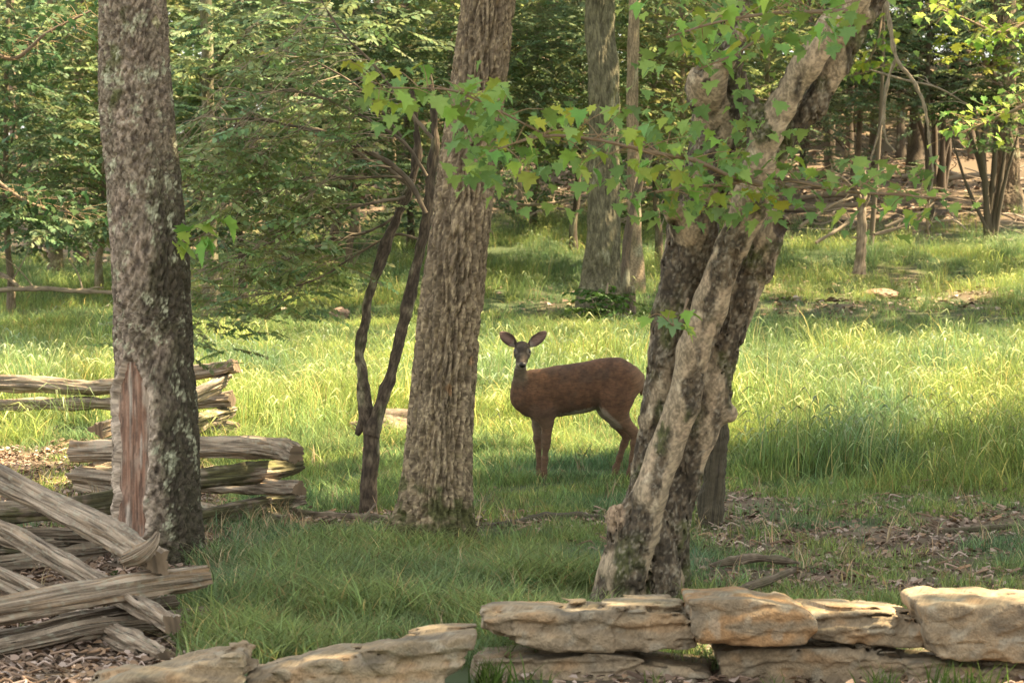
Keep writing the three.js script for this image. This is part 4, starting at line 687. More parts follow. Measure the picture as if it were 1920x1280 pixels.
// ---------- more woodland standing farther off ----------
{
  const R = rngOf(777);
  const far = new THREE.Group(); far.name = 'far_woodland'; far.userData.kind = 'stuff'; far.userData.label = 'sunlit leafy woodland rising behind everything'; scene.add(far);
  const list = [[], [], []];
  for (let k = 0; k < 12500; k++) {
    const px = -250 + R() * 2450, d = 64 + R() * 60, x = gx(px, d), g = ground(x, -d), top = at(px, -420, d).y, low = px > 1450 && px < 1950 ? 3.2 : 0.7;
    const y = g + low + R() * Math.max(1, top - g - low), gap = fbm(x * 0.22, y * 0.3, d * 0.2, 2); if (gap < -0.16) continue;
    const l = 0.7 + R() * 0.6, w = R();
    list[k % 3].push([V(x, y, -d), [(R() - 0.5) * 0.9, R() * 6.28, (R() - 0.5) * 0.9], 1.5 + R() * 1.5, [lerp(0.2, 0.31, w) * l, lerp(0.28, 0.345, w) * l, 0.145 * l]]);
  }
  for (let k = 0; k < 2600; k++) { const d = 95 + R() * 35, x = gx(-250 + R() * 2450, d), g = ground(x, -d), y = g + 2 + R() * 22, l = 0.7 + R() * 0.6; list[k % 3].push([V(x, y, -d), [(R() - 0.5) * 0.9, R() * 6.28, (R() - 0.5) * 0.9], 2.4 + R() * 1.6, [0.22 * l, 0.3 * l, 0.1 * l]]); }
  list.forEach((l, k) => instances('foliage', BIGSPRAY[k], LEAF, l, far));
}
// thin trunks far up the slope, too alike to tell apart
{
  const R = rngOf(51), proto = [];
  for (let v = 0; v < 3; v++) { const pts = []; for (let k = 0; k <= 5; k++) pts.push([V((R() - 0.5) * 0.35, k * 2.6, (R() - 0.5) * 0.3), lerp(0.13, 0.07, k / 5)]); const c = [[0.16, 0.125, 0.095], [0.27, 0.215, 0.16], [0.11, 0.088, 0.068]][v]; proto.push(limb(pts, { rad: 8, seg: 40, disp: (p) => n3(p.x * 5, p.y * 1.5, p.z * 5) * 0.04, col: (p) => { const n = 1 + 0.6 * n3(p.x * 8, p.y * 2, p.z * 8); return [c[0] * n, c[1] * n, c[2] * n]; } })); }
  for (const [k, [px0, lab]] of [[20, 'far thin trunk nearest the left edge of the photo'], [128, 'far thin trunk between the pale sunlit trunk and the scarred tree'], [190, 'far thin trunk half hidden by the left side of the scarred tree'], [345, 'far thin trunk just right of the scarred tree, high on the slope'], [420, 'far thin trunk close to the right of the pale greenish trunk'], [472, 'far thin trunk left of the straight grey trunk'], [530, 'far thin trunk close to the right of the straight grey trunk'], [566, 'far thin trunk right of the thin pale trunk'], [605, 'far thin trunk behind the foot of the leaning thin trunk'], [650, 'far thin trunk right of the leaning thin trunk'], [702, 'far thin trunk behind the arching branches of the forked sapling'], [762, 'far thin trunk between the forked sapling tops'], [945, 'far thin trunk touching the right side of the middle oak'], [1000, 'far thin trunk right of the thin pale sapling by the oak'], [1222, 'far thin trunk right of the two trunks behind the deer'], [1290, 'far thin trunk behind the rough stem of the maple'], [1412, 'far thin trunk in the fork between maple stems'], [1562, 'far thin trunk right of the maple limbs, on the slope'], [1815, 'far thin trunk behind the many-stemmed shrub'], [1915, 'far thin trunk nearest the right edge of the photo']].entries()) {
    const px = px0 + (R() - 0.5) * 6, d = 58 + R() * 26;
    const m = new THREE.Mesh(proto[k % 3], BARK), p = onGround(px, d, -0.2); m.position.copy(p); m.rotation.set((R() - 0.5) * 0.1, R() * 6, (R() - 0.5) * 0.12); m.scale.set(0.7 + R() * 0.7, 1, 0.7 + R() * 0.7);
    m.name = numbered('distant_trunk'); m.castShadow = m.receiveShadow = true; scene.add(m); tag(m, lab, 'tree', 'thin trunks far up the slope');
  }
}
// unseen trees added so their crowns shade the foreground, clearing and slope
{
  for (const [x, z, r, c, rad, n, per, lab, seed] of [
    [6.6, -14.5, 0.24, V(6.6, 9.4, -15.4), V(3.4, 2.0, 4.6), 34, 19, 'tall unseen tree added for shade to the right of the maple', 61],
    [10.6, -12.5, 0.26, V(10.2, 11.2, -15), V(3.4, 2.0, 4.6), 32, 19, 'tall unseen tree added for shade farther to the right', 62],
    [12.2, -34.5, 0.26, V(11.4, 9.6, -32.6), V(3.4, 1.8, 4.2), 22, 9, 'tall unseen tree added for shade right of the clearing', 64],
    [10.2, -32.8, 0.24, V(7.6, 9.6, -32.4), V(4.6, 2.0, 4.2), 24, 8, 'tall unseen tree added for shade between the clearing and the right slope', 66],
    [14.5, -40.5, 0.26, V(9.4, 11.2, -40), V(6.5, 2.2, 3.4), 22, 8, 'tall unseen tree added for shade at the foot of the right slope', 67],
    [14.2, -49, 0.24, V(13.4, 13.4, -49), V(5, 2.2, 3.6), 22, 12, 'tall unseen tree added for shade low on the right slope', 68],
    [17, -57, 0.26, V(16, 15, -57), V(6, 2.4, 4), 26, 12, 'tall unseen tree added for shade halfway up the right slope', 69],
    [19.5, -67, 0.26, V(18, 17.5, -67), V(7, 2.6, 4.5), 26, 12, 'tall unseen tree added for shade high on the right slope', 70],
    [-0.75, -27.8, 0.13, V(-0.4, 9.8, -28), V(2.0, 1.4, 3.2), 13, 13, 'tall slim tree added for shade, hidden behind the middle oak', 65],
    [4.6, -4.0, 0.22, V(5.6, 8.6, -7.4), V(3.4, 1.6, 2.4), 15, 7, 'tall unseen tree added for dappled shade, beside the road to the right', 63],
  ]) {
    const R = rngOf(seed), p = V(x, ground(x, z), z), T = thing('added_shade_tree', lab, 'tree', p);
    const top = V(x + 0.3, c.y - 2.2, z);
    part('trunk', limb([[p.clone().add(V(0, -0.2, 0)), r * 1.6], [p.clone().add(V(0, 0.4, 0)), r * 1.1], [p.clone().lerp(top, 0.5).add(V(0.1, 0, 0)), r * 0.9], [top, r * 0.6]], { rad: 24, seg: 60, col: (q) => { const n = 1 + 0.6 * n3(q.x * 14, q.y * 5, q.z * 14); return [0.22 * n, 0.18 * n, 0.14 * n]; }, disp: (q) => n3(q.x * 12, q.y * 3, q.z * 12) * 0.02 }), BARK, T);
    highCrown(T, R, top, r * 0.7, c, rad, n, per, z < -20 ? { cr: 0.9 } : {});
  }
}

// ---------- near leaves, each one a leaf ----------
const lobed = [];
for (let v = 0; v < 5; v++) {                                  // five-lobed leaf, folded and wavy
  const R = rngOf(900 + v), mb = new MB(), out = [[0, 0], [0.14, 0.04], [0.34, 0.02], [0.3, 0.2], [0.54, 0.38], [0.36, 0.44], [0.42, 0.66], [0.2, 0.62], [0.14, 0.8], [0, 1.02]];
  const pts = [...out.map(([x, y]) => [-x * (0.9 + R() * 0.25), y]), ...out.slice(1, -1).reverse().map(([x, y]) => [x * (0.9 + R() * 0.25), y])];
  const fold = 0.05 + R() * 0.4, dr = 0.05 + R() * 0.5, h = (x, y) => Math.abs(x) * fold - dr * y * y + 0.05 * Math.sin(x * 9 + v) ;
  const c = [0.85 + R() * 0.3, 0.9 + R() * 0.2, 0.8 + R() * 0.4], o = mb.v(0, h(0, 0.4), 0.38, c), ids = pts.map(([x, y]) => mb.v(x, h(x, y), y, c));
  ids.forEach((a, i) => mb.t(o, a, ids[(i + 1) % ids.length]));
  const st = [mb.v(-0.012, 0, 0.02, [0.9, 0.6, 0.4]), mb.v(0.012, 0, 0.02, [0.9, 0.6, 0.4]), mb.v(0, 0.1, -0.42, [0.9, 0.6, 0.4])]; mb.t(...st);
  lobed.push(mb.geo());
}
const leafInk = [[0.24, 0.41, 0.11], [0.3, 0.46, 0.11], [0.2, 0.36, 0.11], [0.4, 0.5, 0.1], [0.24, 0.4, 0.16], [0.08, 0.15, 0.07], [0.06, 0.12, 0.05]].map((c) => { const m = leafMat(0.45, { roughness: 0.6, color: new THREE.Color().setRGB(...c) }); return m; });  // last two greens carry the shade of the left saplings in their colour
const wpos = (o) => { const t = V(0, 0, 0); while (o && o !== scene) { t.add(o.position); o = o.parent; } return t; };
function leafAt(R, parent, p, size, bright = 0) {
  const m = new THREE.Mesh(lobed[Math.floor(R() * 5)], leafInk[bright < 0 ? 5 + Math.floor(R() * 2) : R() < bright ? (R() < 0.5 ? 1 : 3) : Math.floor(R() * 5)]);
  const key = parent.uuid + 'leaf', k = partCount.get(key) ?? 0; partCount.set(key, k + 1); m.name = k ? `leaf_${String(k).padStart(3, '0')}` : 'leaf';
  m.position.copy(p).sub(wpos(parent)); m.rotation.set(0.15 + R() * 0.75, R() * 6.28, (R() - 0.5) * 0.9, 'YXZ'); m.scale.setScalar(size * (0.65 + R() * 0.6)); m.castShadow = m.receiveShadow = true; parent.add(m);
}
function leafyBranch(parent, R, list, n, size, spread, label, bright) {   // list of [px, py, distance, radius px]
  const pts = list.map(([px, py, d, r]) => [at(px, py, d), r / F * d]), mb = new MB(), col = [0.19, 0.14, 0.1];
  limb(pts, { rad: 6, seg: 40, col, mb, disp: (p) => n3(p.x * 20, p.y * 20, p.z * 20) * 0.003 });
  const cu = new THREE.CatmullRomCurve3(pts.map((q) => q[0])), spots = [];
  for (let k = 0; k < n; k++) {
    const o = cu.getPoint(0.12 + 0.88 * (k + R()) / n), e = o.clone().add(V((R() - 0.5) * 1.6, (R() - 0.45) * 0.75, (R() - 0.5) * 1.2).multiplyScalar(spread));
    if (R() < 0.6) limb([[o, 0.003], [o.clone().lerp(e, 0.5).add(V(0, 0.015, 0)), 0.002], [e, 0.0012]], { rad: 3, seg: 4, col: [0.25, 0.17, 0.1], mb, cap: false });
    spots.push(e);
  }
  const b = part('branch', mb.geo(), BARK, parent); if (label) b.userData.label = label;
  for (const e of spots) leafAt(R, b, e, size, bright);
  return b;
}
{
  const R = rngOf(5150), T = mapleTree;
  leafyBranch(T, R, [[1425, 345, 11.4, 6], [1370, 330, 11.1, 5], [1300, 300, 10.8, 4.5], [1220, 285, 10.6, 4], [1120, 262, 10.4, 3], [1020, 255, 10.3, 2.4], [915, 285, 10.2, 1.6]], 88, 0.076, 0.36, 'long leafy branch reaching left across the middle of the photo', 0.55);
  leafyBranch(T, R, [[1010, 246, 10.3, 2.4], [930, 205, 10.2, 2.2], [850, 170, 10.1, 2], [760, 165, 10.0, 1.6], [690, 165, 10.0, 1.2]], 42, 0.08, 0.26, 'leafy branch end crossing the middle oak', 0.45);
  leafyBranch(T, R, [[1420, 330, 11.4, 5], [1360, 345, 11.1, 4], [1290, 350, 10.9, 3], [1230, 360, 10.8, 2]], 34, 0.078, 0.34, 'leafy branch drooping over the rough stem', 0.3);
  leafyBranch(T, R, [[1445, 330, 11.4, 5], [1520, 345, 11.1, 4], [1600, 360, 10.9, 3], [1690, 365, 10.8, 2.2], [1760, 372, 10.8, 1.4]], 40, 0.074, 0.3, 'leafy branch reaching right from the pale stem', 0.15);
  leafyBranch(T, R, [[1590, 20, 11.2, 5], [1520, 22, 11.0, 4], [1440, 26, 10.8, 3], [1350, 40, 10.6, 2.5], [1250, 70, 10.5, 2]], 62, 0.08, 0.34, 'leafy branch along the top of the photo', 0.3);
  leafyBranch(T, R, [[1440, 60, 11.2, 3], [1380, 100, 10.9, 2.4], [1310, 130, 10.7, 2]], 12, 0.105, 0.16, 'short leafy twig beside the knob with a hole', 0.2);
  leafyBranch(T, R, [[1290, 560, 11.2, 2.5], [1270, 610, 11.1, 2], [1240, 590, 11.0, 1.4]], 8, 0.08, 0.13, 'small leafy twig low on the rough stem', 0.2);
  const more = [], MC = [[0.24, 0.41, 0.11], [0.3, 0.46, 0.11], [0.2, 0.36, 0.11]];   // the leaves behind the foremost ones
  for (const [px0, py0, px1, py1, dd, sx, sy, n] of [[1400, 330, 900, 270, 10.9, 60, 110, 110], [1210, 170, 1450, 400, 10.9, 90, 60, 70], [1330, 60, 1480, 300, 11.1, 90, 50, 40], [960, 230, 680, 165, 10.5, 40, 60, 50], [930, 150, 900, 330, 10.6, 110, 50, 90], [1430, 340, 1780, 370, 11.1, 60, 80, 50], [1600, 15, 1220, 60, 10.9, 40, 70, 110], [1420, 345, 1230, 380, 11.0, 30, 60, 46]]) for (let k = 0; k < n; k++) { const t = R(); more.push([at(lerp(px0, px1, t) + (R() - 0.5) * sx, lerp(py0, py1, t) + (R() - 0.5) * 2 * sy, dd + (R() - 0.3) * 0.7), [0.15 + R() * 0.75, R() * 6.28, (R() - 0.5) * 0.9], 0.072 * (0.5 + R() * 0.8), MC[Math.floor(R() * 3)]]); }
  instances('foliage', lobed[1], LEAF, more, T);
  const [shoot, d] = scarShoot; for (let k = 0; k < 12; k++) leafAt(R, shoot, at(318 + k * 9 + R() * 8, 455 - k * 3 + (R() - 0.5) * 46, d - 0.14 - R() * 0.1), 0.12, 0.6);
}
// leafy boughs of two more saplings that reach into the picture
function bough(name, label, px, d, list, n, bright, size) {
  const R = rngOf(px + 17), p = onGround(px, d), T = thing(name, label, 'tree', p), top = at(list[0][0], list[0][1], list[0][2]);
  part('trunk', limb([[p.clone().add(V(0, -0.1, 0)), 0.05], [p.clone().lerp(top, 0.5).add(V(0.06, 0, 0)), 0.035], [top, 0.016]], { rad: 9, seg: 40, col: [0.16, 0.125, 0.095], disp: (q) => n3(q.x * 20, q.y * 7, q.z * 20) * 0.008 }), BARK, T);
  leafyBranch(T, R, list, n, size, 0.42, null, bright);
}
bough('bright_sapling', 'sapling with bright yellow green leaves at the upper right edge', 2010, 24, [[2010, -60, 24, 5], [1950, 20, 24, 4], [1880, 60, 24, 3], [1800, 30, 24, 2], [1740, 10, 24, 1.4]], 90, 0.9, 0.1);
bough('leafy_sapling', 'sapling with green leaf sprays hanging in at the right edge above the bare slope', 1985, 22, [[1990, 120, 22, 5], [1930, 190, 22, 4], [1860, 225, 22, 3], [1800, 250, 22, 1.6]], 90, 0.3, 0.085);
bough('young_maple', 'young maple with small yellow green leaves right of the leaning maple limbs', 1632, 43, [[1660, -60, 42.5, 3], [1650, 60, 42, 2], [1630, 110, 42, 1.6], [1600, 140, 42, 1.4], [1700, 110, 42, 1]], 90, 0.8, 0.14);
bough('shade_sapling', 'sapling with shade put into its dark green leaf colour, in the top left corner', -60, 20, [[-60, 60, 20, 5], [20, 110, 20, 4], [90, 60, 20, 3], [170, 20, 20, 2]], 100, -1, 0.085);
bough('low_sapling', 'low sapling with round leaves coloured dark for shade, at the left edge beside the scarred tree', -50, 21, [[-50, 300, 21, 5], [20, 360, 21, 4], [80, 390, 21, 3], [150, 400, 21, 2]], 100, -1, 0.085);


// ---------- dead wood, stones, small plants ----------
const deadCol = (a = 0) => (p) => { const n = n3(p.x * 24, p.y * 24, p.z * 24), m = fbm(p.x * 5, p.y * 5, p.z * 5); return mix3(mix3([0.13, 0.1, 0.075], [0.26, 0.21, 0.155], sm(-0.3, 0.4, n + a)), [0.1, 0.09, 0.05], sm(0.05, 0.3, m - a) * 0.6); };
function stick(name, label, cat, list, { pale = 0, rad = 10, seg = 40, side = 0, seed = 1, group, dim = 1 } = {}) {
  const R = rngOf(seed), pts = list.map(([px, py, d, r]) => [at(px, py, d), r / F * d]), mb = new MB(), c0 = deadCol(pale), col = (p) => c0(p).map((v) => v * dim), r0 = Math.max(...pts.map((q) => q[1]));
  limb(pts, { rad, seg, col, mb, uv: true, disp: (p) => n3(p.x * 9, p.y * 9, p.z * 9) * Math.min(r0 * 0.5, 0.02) + n3(p.x * 40, p.y * 40, p.z * 40) * r0 * 0.12 });
  const cu = new THREE.CatmullRomCurve3(pts.map((q) => q[0]));
  for (let k = 0; k < side; k++) { const o = cu.getPoint(0.2 + 0.75 * R()), L = 0.25 + R() * 0.5, e = o.clone().add(V((R() - 0.5) * 2, R() * 0.9, (R() - 0.5)).multiplyScalar(L)); limb([[o, r0 * 0.35], [o.clone().lerp(e, 0.5).add(V(0.03, 0.03, 0)), r0 * 0.25], [e, r0 * 0.1]], { rad: 4, seg: 8, col, mb, cap: false }); }
  return solo(name, label, cat, mb.geo(), WOOD, pts[0][0], group);
}
stick('fallen_log', 'thin pale log lying in the litter between the fence and the middle oak', 'log', [[520, 962, 15.7, 10], [600, 966, 15.6, 9], [680, 970, 15.5, 8], [752, 975, 15.4, 7]], { rad: 14, seg: 60, seed: 3 });
stick('broken_stick', 'short pale stick standing up at the foot of the forked sapling', 'stick', [[668, 996, 15.0, 4], [682, 972, 15.0, 4], [704, 944, 15.1, 2.5]], { pale: 0.3, seed: 4 });
stick('rotten_log', 'dark rotten log in the bare strip right of the middle oak', 'log', [[885, 996, 14.9, 9], [960, 985, 15.1, 12], [1020, 976, 15.2, 14], [1070, 970, 15.3, 11], [1150, 976, 15.3, 7]], { rad: 18, seg: 70, pale: -0.5, seed: 5, dim: 0.6 });
stick('fallen_root', 'curved grey root lying in the short grass right of the maple foot', 'root', [[1330, 1060, 12.7, 5], [1370, 1052, 12.8, 9], [1420, 1046, 12.9, 9], [1470, 1050, 12.8, 6], [1500, 1056, 12.7, 3]], { pale: -0.1, seed: 6 });
stick('mossy_branch', 'short mossy branch lying near the blocky wall stone', 'branch', [[1350, 1112, 11.6, 6], [1410, 1098, 11.8, 9], [1460, 1080, 12.0, 7], [1490, 1068, 12.1, 4]], { pale: -0.3, seed: 7 });
stick('dark_branch', 'dark branch lying across the grass at the lower right edge', 'branch', [[1770, 996, 14.6, 5], [1850, 990, 14.8, 6], [1940, 984, 15, 5]], { pale: -0.3, seed: 8 });
stick('fallen_pole', 'long pale pole lying in the left clearing, left of the scarred tree', 'branch', [[-60, 548, 33.5, 4], [60, 541, 33.5, 5], [140, 545, 33.5, 5], [230, 549, 33.5, 3.5]], { pale: 0.45, side: 3, seed: 9 });
stick('leaning_stick', 'pale forked stick rising at the left edge above the long pole', 'stick', [[-10, 508, 33.6, 4], [18, 524, 33.5, 4], [40, 542, 33.5, 3]], { pale: 0.45, side: 2, seed: 10 });
stick('snag', 'slim dead trunk with a pale split side, right of the maple at the clearing edge', 'dead tree', [[1611, 514, 38, 13], [1614, 485, 38, 10], [1617, 440, 38, 9.5], [1616, 390, 38, 8], [1620, 345, 38, 5], [1622, 318, 38, 2]], { rad: 14, pale: 0.1, side: 6, seed: 11 });
[[1500, 425, 1560, 385, 1600, 370, 'pale fallen branch slanting up to the left side of the dead snag'], [1640, 440, 1700, 420, 1752, 380, 'forked pale branch arching right of the dead snag'], [1660, 425, 1730, 400, 1742, 440, 'thin pale branch drooping right of the dead snag'], [1530, 455, 1580, 425, 1612, 400, 'thin stick leaning on the dead snag from the left'], [1540, 348, 1570, 330, 1600, 350, 'bent pale twig lying above the dead snag']].forEach(([a, b, c, e, f, g, lab], k) => stick('fallen_branch', lab, 'branch', [[a, b, 39, 3], [c, e, 39.2, 3], [f, g, 39.4, 2]], { pale: 0.6, side: 5, seed: 20 + k }));
[[1470, 268, 1540, 258, 1640, 250, 'pale log on the slope just right of the maple'], [1500, 232, 1560, 240, 1620, 246, 'upper pale log on the slope right of the maple limbs'], [1450, 325, 1500, 318, 1560, 300, 'slanting pale log below the other slope logs'], [1760, 380, 1840, 376, 1910, 384, 'long grey log across the slope near the right edge'], [1690, 262, 1760, 268, 1810, 285, 'thin log on the slope under the many-stemmed shrub']].forEach(([a, b, c, e, f, g, lab], k) => { const d = 52 + k * 1.5; const P = [[a, d], [c, d], [f, d]].map(([px, dd]) => { const p = onGround(px, dd, 0.1); return p; }); const mb = new MB(); limb([[P[0], 0.06], [P[1].add(V(0, 0.05 + k * 0.02, 0)), 0.07], [P[2], 0.05]], { rad: 8, seg: 24, col: deadCol(0.4), disp: (p) => n3(p.x * 6, p.y * 6, p.z * 6) * 0.03, mb }); solo('slope_log', lab, 'log', mb.geo(), WOOD, P[0]); });
stick('dead_tree', 'short dark dead trunk showing behind the right foot of the leaning maple', 'dead tree', [[1328, 1010, 15.0, 36], [1330, 985, 15.0, 26], [1338, 900, 15.05, 21], [1345, 800, 15.1, 20], [1342, 690, 15.1, 16], [1336, 600, 15.1, 9]], { rad: 30, seg: 110, pale: -0.6, seed: 12, dim: 0.5 });
// hanging vines
stick('hanging_vine', 'long pale vine hanging at the right from the top edge and forking downwards', 'vine', [[1655, -40, 30, 4], [1668, 40, 30, 4.5], [1682, 110, 30, 4], [1712, 150, 30, 3.6], [1734, 200, 30, 3], [1744, 270, 30, 2.6], [1750, 330, 30, 2], [1742, 370, 30, 1.4]], { pale: 0.35, rad: 8, seg: 90, seed: 31 });
stick('hanging_vine', 'shorter pale vine hanging left of the long forking one', 'vine', [[1682, 105, 30.1, 3.4], [1666, 150, 30.1, 3], [1658, 210, 30.1, 2.8], [1662, 260, 30.1, 2.4], [1680, 285, 30.1, 1.4]], { pale: 0.35, rad: 8, seg: 60, seed: 32 });
stick('hanging_vine', 'thin vine hanging lowest, between the other two vines', 'vine', [[1660, 205, 30.2, 2.2], [1648, 250, 30.2, 2], [1636, 290, 30.2, 1.8], [1625, 330, 30.2, 1.2]], { pale: 0.25, rad: 6, seg: 40, seed: 33 });
stick('dead_bough', 'pale dead bough crossing the hanging vines', 'branch', [[1630, 130, 30.3, 1.6], [1690, 148, 30.3, 2.4], [1760, 165, 30.3, 2], [1830, 205, 30.3, 1.2]], { pale: 0.5, rad: 6, seg: 30, side: 4, seed: 34 });
stick('dead_bough', 'fallen dead bough on the slope between the middle oak and the stout grey trunk', 'branch', [[930, 372, 47, 3], [985, 384, 46, 3], [1050, 378, 46, 2.4], [1090, 370, 46, 1.4]], { pale: 0.3, side: 10, seed: 35 });
stick('pale_stub', 'short pale broken stub just right of the middle oak', 'stump', [[976, 372, 48, 6], [974, 340, 48, 5], [972, 322, 48, 3]], { pale: 0.5, seed: 36 });
// stones
function rock(label, px, py, d, rx, ry, rz, seed, tone, name = 'rock') {
  const g = new THREE.IcosahedronGeometry(1, 24), P = g.attributes.position, c = [], p = at(px, py, d); p.y = Math.min(p.y, ground(p.x, p.z) + ry * 0.45); const o = seed * 7.3;
  for (let i = 0; i < P.count; i++) { const v = V().fromBufferAttribute(P, i), e = 1 + fbm(v.x * 1.3 + o, v.y * 1.3, v.z * 1.3) * 0.55 + n3(v.x * 6 + o, v.y * 6, v.z * 6) * 0.05; v.multiplyScalar(e); const n = n3(v.x * 7 + o, v.y * 7, v.z * 7); c.push(tone[0] * (1 + n * 0.5), tone[1] * (1 + n * 0.5), tone[2] * (1 + n * 0.5)); P.setXYZ(i, p.x + v.x * rx, p.y + v.y * ry, p.z + v.z * rz); }
  g.setAttribute('color', new THREE.Float32BufferAttribute(c, 3)); g.computeVertexNormals(); solo(name, label, name, g, STONE, p);
}
rock('low brown boulder half hidden behind the middle oak, right of the forked sapling', 735, 806, 20.3, 0.34, 0.17, 0.25, 1, [0.17, 0.13, 0.1], 'boulder');
rock('dark rounded rock just behind the blocky wall stone', 1325, 1118, 10.6, 0.13, 0.09, 0.12, 2, [0.2, 0.15, 0.11]);
rock('small pale flat stone in the grass right of the maple foot', 1312, 1029, 13.2, 0.06, 0.018, 0.06, 3, [0.36, 0.26, 0.19]);
rock('small pinkish rock in the left clearing near the forked sapling', 636, 526, 34, 0.13, 0.09, 0.12, 4, [0.28, 0.19, 0.15]);
rock('reddish rock beside the foot of the dead snag', 1652, 511, 37.6, 0.26, 0.1, 0.2, 5, [0.3, 0.19, 0.14]);
rock('dark mossy lump of rotten wood under the leafy bush', 1150, 604, 31.6, 0.22, 0.11, 0.2, 6, [0.07, 0.05, 0.04]);
// low broad leaved plants
function forb(label, px, py, d, n, size, spread, seed, name = 'broadleaf_plant', tint = [0.06, 0.14, 0.045]) {
  const R = rngOf(seed), p = onGround(px, d), T = thing(name, label, 'plant', p), mb = new MB(), h = at(px, py, d).y - p.y;
  for (let k = 0; k < n; k++) {
    const a = R() * 6.28, e = V(p.x + Math.cos(a) * spread * R(), p.y + h * (0.5 + R() * 0.6), p.z + Math.sin(a) * spread * R());
    limb([[p, 0.003], [p.clone().lerp(e, 0.6).add(V(0, 0.02, 0)), 0.0025], [e, 0.0015]], { rad: 3, seg: 5, col: [0.1, 0.13, 0.05], mb, cap: false });
    const lm = new MB(), dir = V(Math.cos(a), -0.1 - R() * 0.3, Math.sin(a)).normalize(); addLeaf(lm, e, dir, V(R() - 0.5, 1, R() - 0.5).normalize(), size * (0.7 + R() * 0.6), size * 0.85, [tint[0] * (0.7 + R() * 0.6), tint[1] * (0.75 + R() * 0.5), tint[2]]);
    part('leaf', lm.geo(), LEAF, T);
  }
  part('stem', mb.geo(), LEAF, T);
}
forb('broad-leaved plant in the grass left of the maple foot', 955, 1085, 11.9, 26, 0.085, 0.26, 1);
forb('tiny two-leaved seedling under the broad grey rail', 207, 1060, 12.2, 2, 0.05, 0.03, 2, 'seedling');
forb('small seedling between the cut rail end and the lower rail', 322, 1130, 11.5, 4, 0.05, 0.06, 3, 'seedling');

// ---------- leaf litter and twigs ----------
{
  const R = rngOf(31), shapes = [0, 1, 2].map((k) => { const mb = new MB(); const q = rngOf(k + 70); addLeaf(mb, V(0, 0, 0), V(1, 0.1, 0).normalize(), V(0, 1, 0.2), 1, 0.7 + q() * 0.4, WHITE, 0.25 + q() * 0.3, q() * 0.5); return mb.geo(); });
  const lists = [[], [], []], tw = [], tones = [[0.24, 0.165, 0.12], [0.33, 0.24, 0.195], [0.17, 0.115, 0.08], [0.38, 0.3, 0.26], [0.11, 0.075, 0.055], [0.27, 0.175, 0.11]];
  const drop = (n, p0, p1, d0, d1, size) => { for (let k = 0; k < n; k++) { const d = Math.sqrt(lerp(d0 * d0, d1 * d1, R())), px = lerp(p0, p1, R()), x = gx(px, d), b = bare(x, -d); if (R() > b * (0.35 + 1.3 * sm(-0.25, 0.25, fbm(x * 2.6, 4, d * 2.6))) + 0.03) continue; const t = tones[Math.floor(R() * 6)], g = 0.75 + R() * 0.5; lists[k % 3].push([V(x, ground(x, -d) + 0.012 + R() * 0.015, -d), [(R() - 0.5) * 0.7, R() * 6.28, (R() - 0.5) * 0.7], size * (0.5 + R() * 0.8), [t[0] * g, t[1] * g, t[2] * g]]); if (R() < 0.05) tw.push([V(x, ground(x, -d) + 0.02, -d), [(R() - 0.5) * 0.2, R() * 6.28, (R() - 0.5) * 0.2], V(size * 4 * (0.4 + R()), 1, 1), [t[0] * 1.1 * g, t[1] * 1.1 * g, t[2] * 1.1 * g]]); } };
  drop(36000, -250, 2200, 8.9, 20, 0.04); drop(12000, -150, 450, 9, 20, 0.04); drop(16000, -200, 2150, 28, 42, 0.085); drop(26000, -200, 2200, 42, 75, 0.12);
  const L = new THREE.Group(); L.name = 'leaf_litter'; L.userData.kind = 'stuff'; L.userData.label = 'dry brown leaves scattered over the bare ground'; scene.add(L);
  lists.forEach((l, k) => instances('dry_leaf', shapes[k], DRY, l, L));
  for (let k = 0; k < 130; k++) { const d = 46 + R() * 26, px = R() < 0.75 ? 1380 + R() * 640 : 880 + R() * 420, x = gx(px, d), g = 0.7 + R() * 0.7; tw.push([V(x, ground(x, -d) + 0.06 + R() * 0.3, -d), [(R() - 0.5) * 0.5, R() * 6.28, (R() - 0.5) * 0.7], V(0.6 + R() * 1.5, 2 + R() * 2, 2 + R() * 2), [0.34 * g, 0.27 * g, 0.21 * g]]); }   // fallen boughs on the slope
  const tg = limb([[V(-0.5, 0, 0), 0.005], [V(-0.2, 0.02, 0.05), 0.006], [V(0.12, -0.01, -0.03), 0.005], [V(0.5, 0.02, 0.05), 0.003]], { rad: 5, seg: 9 });
  instances('twig', tg, WOOD, tw, L);
}

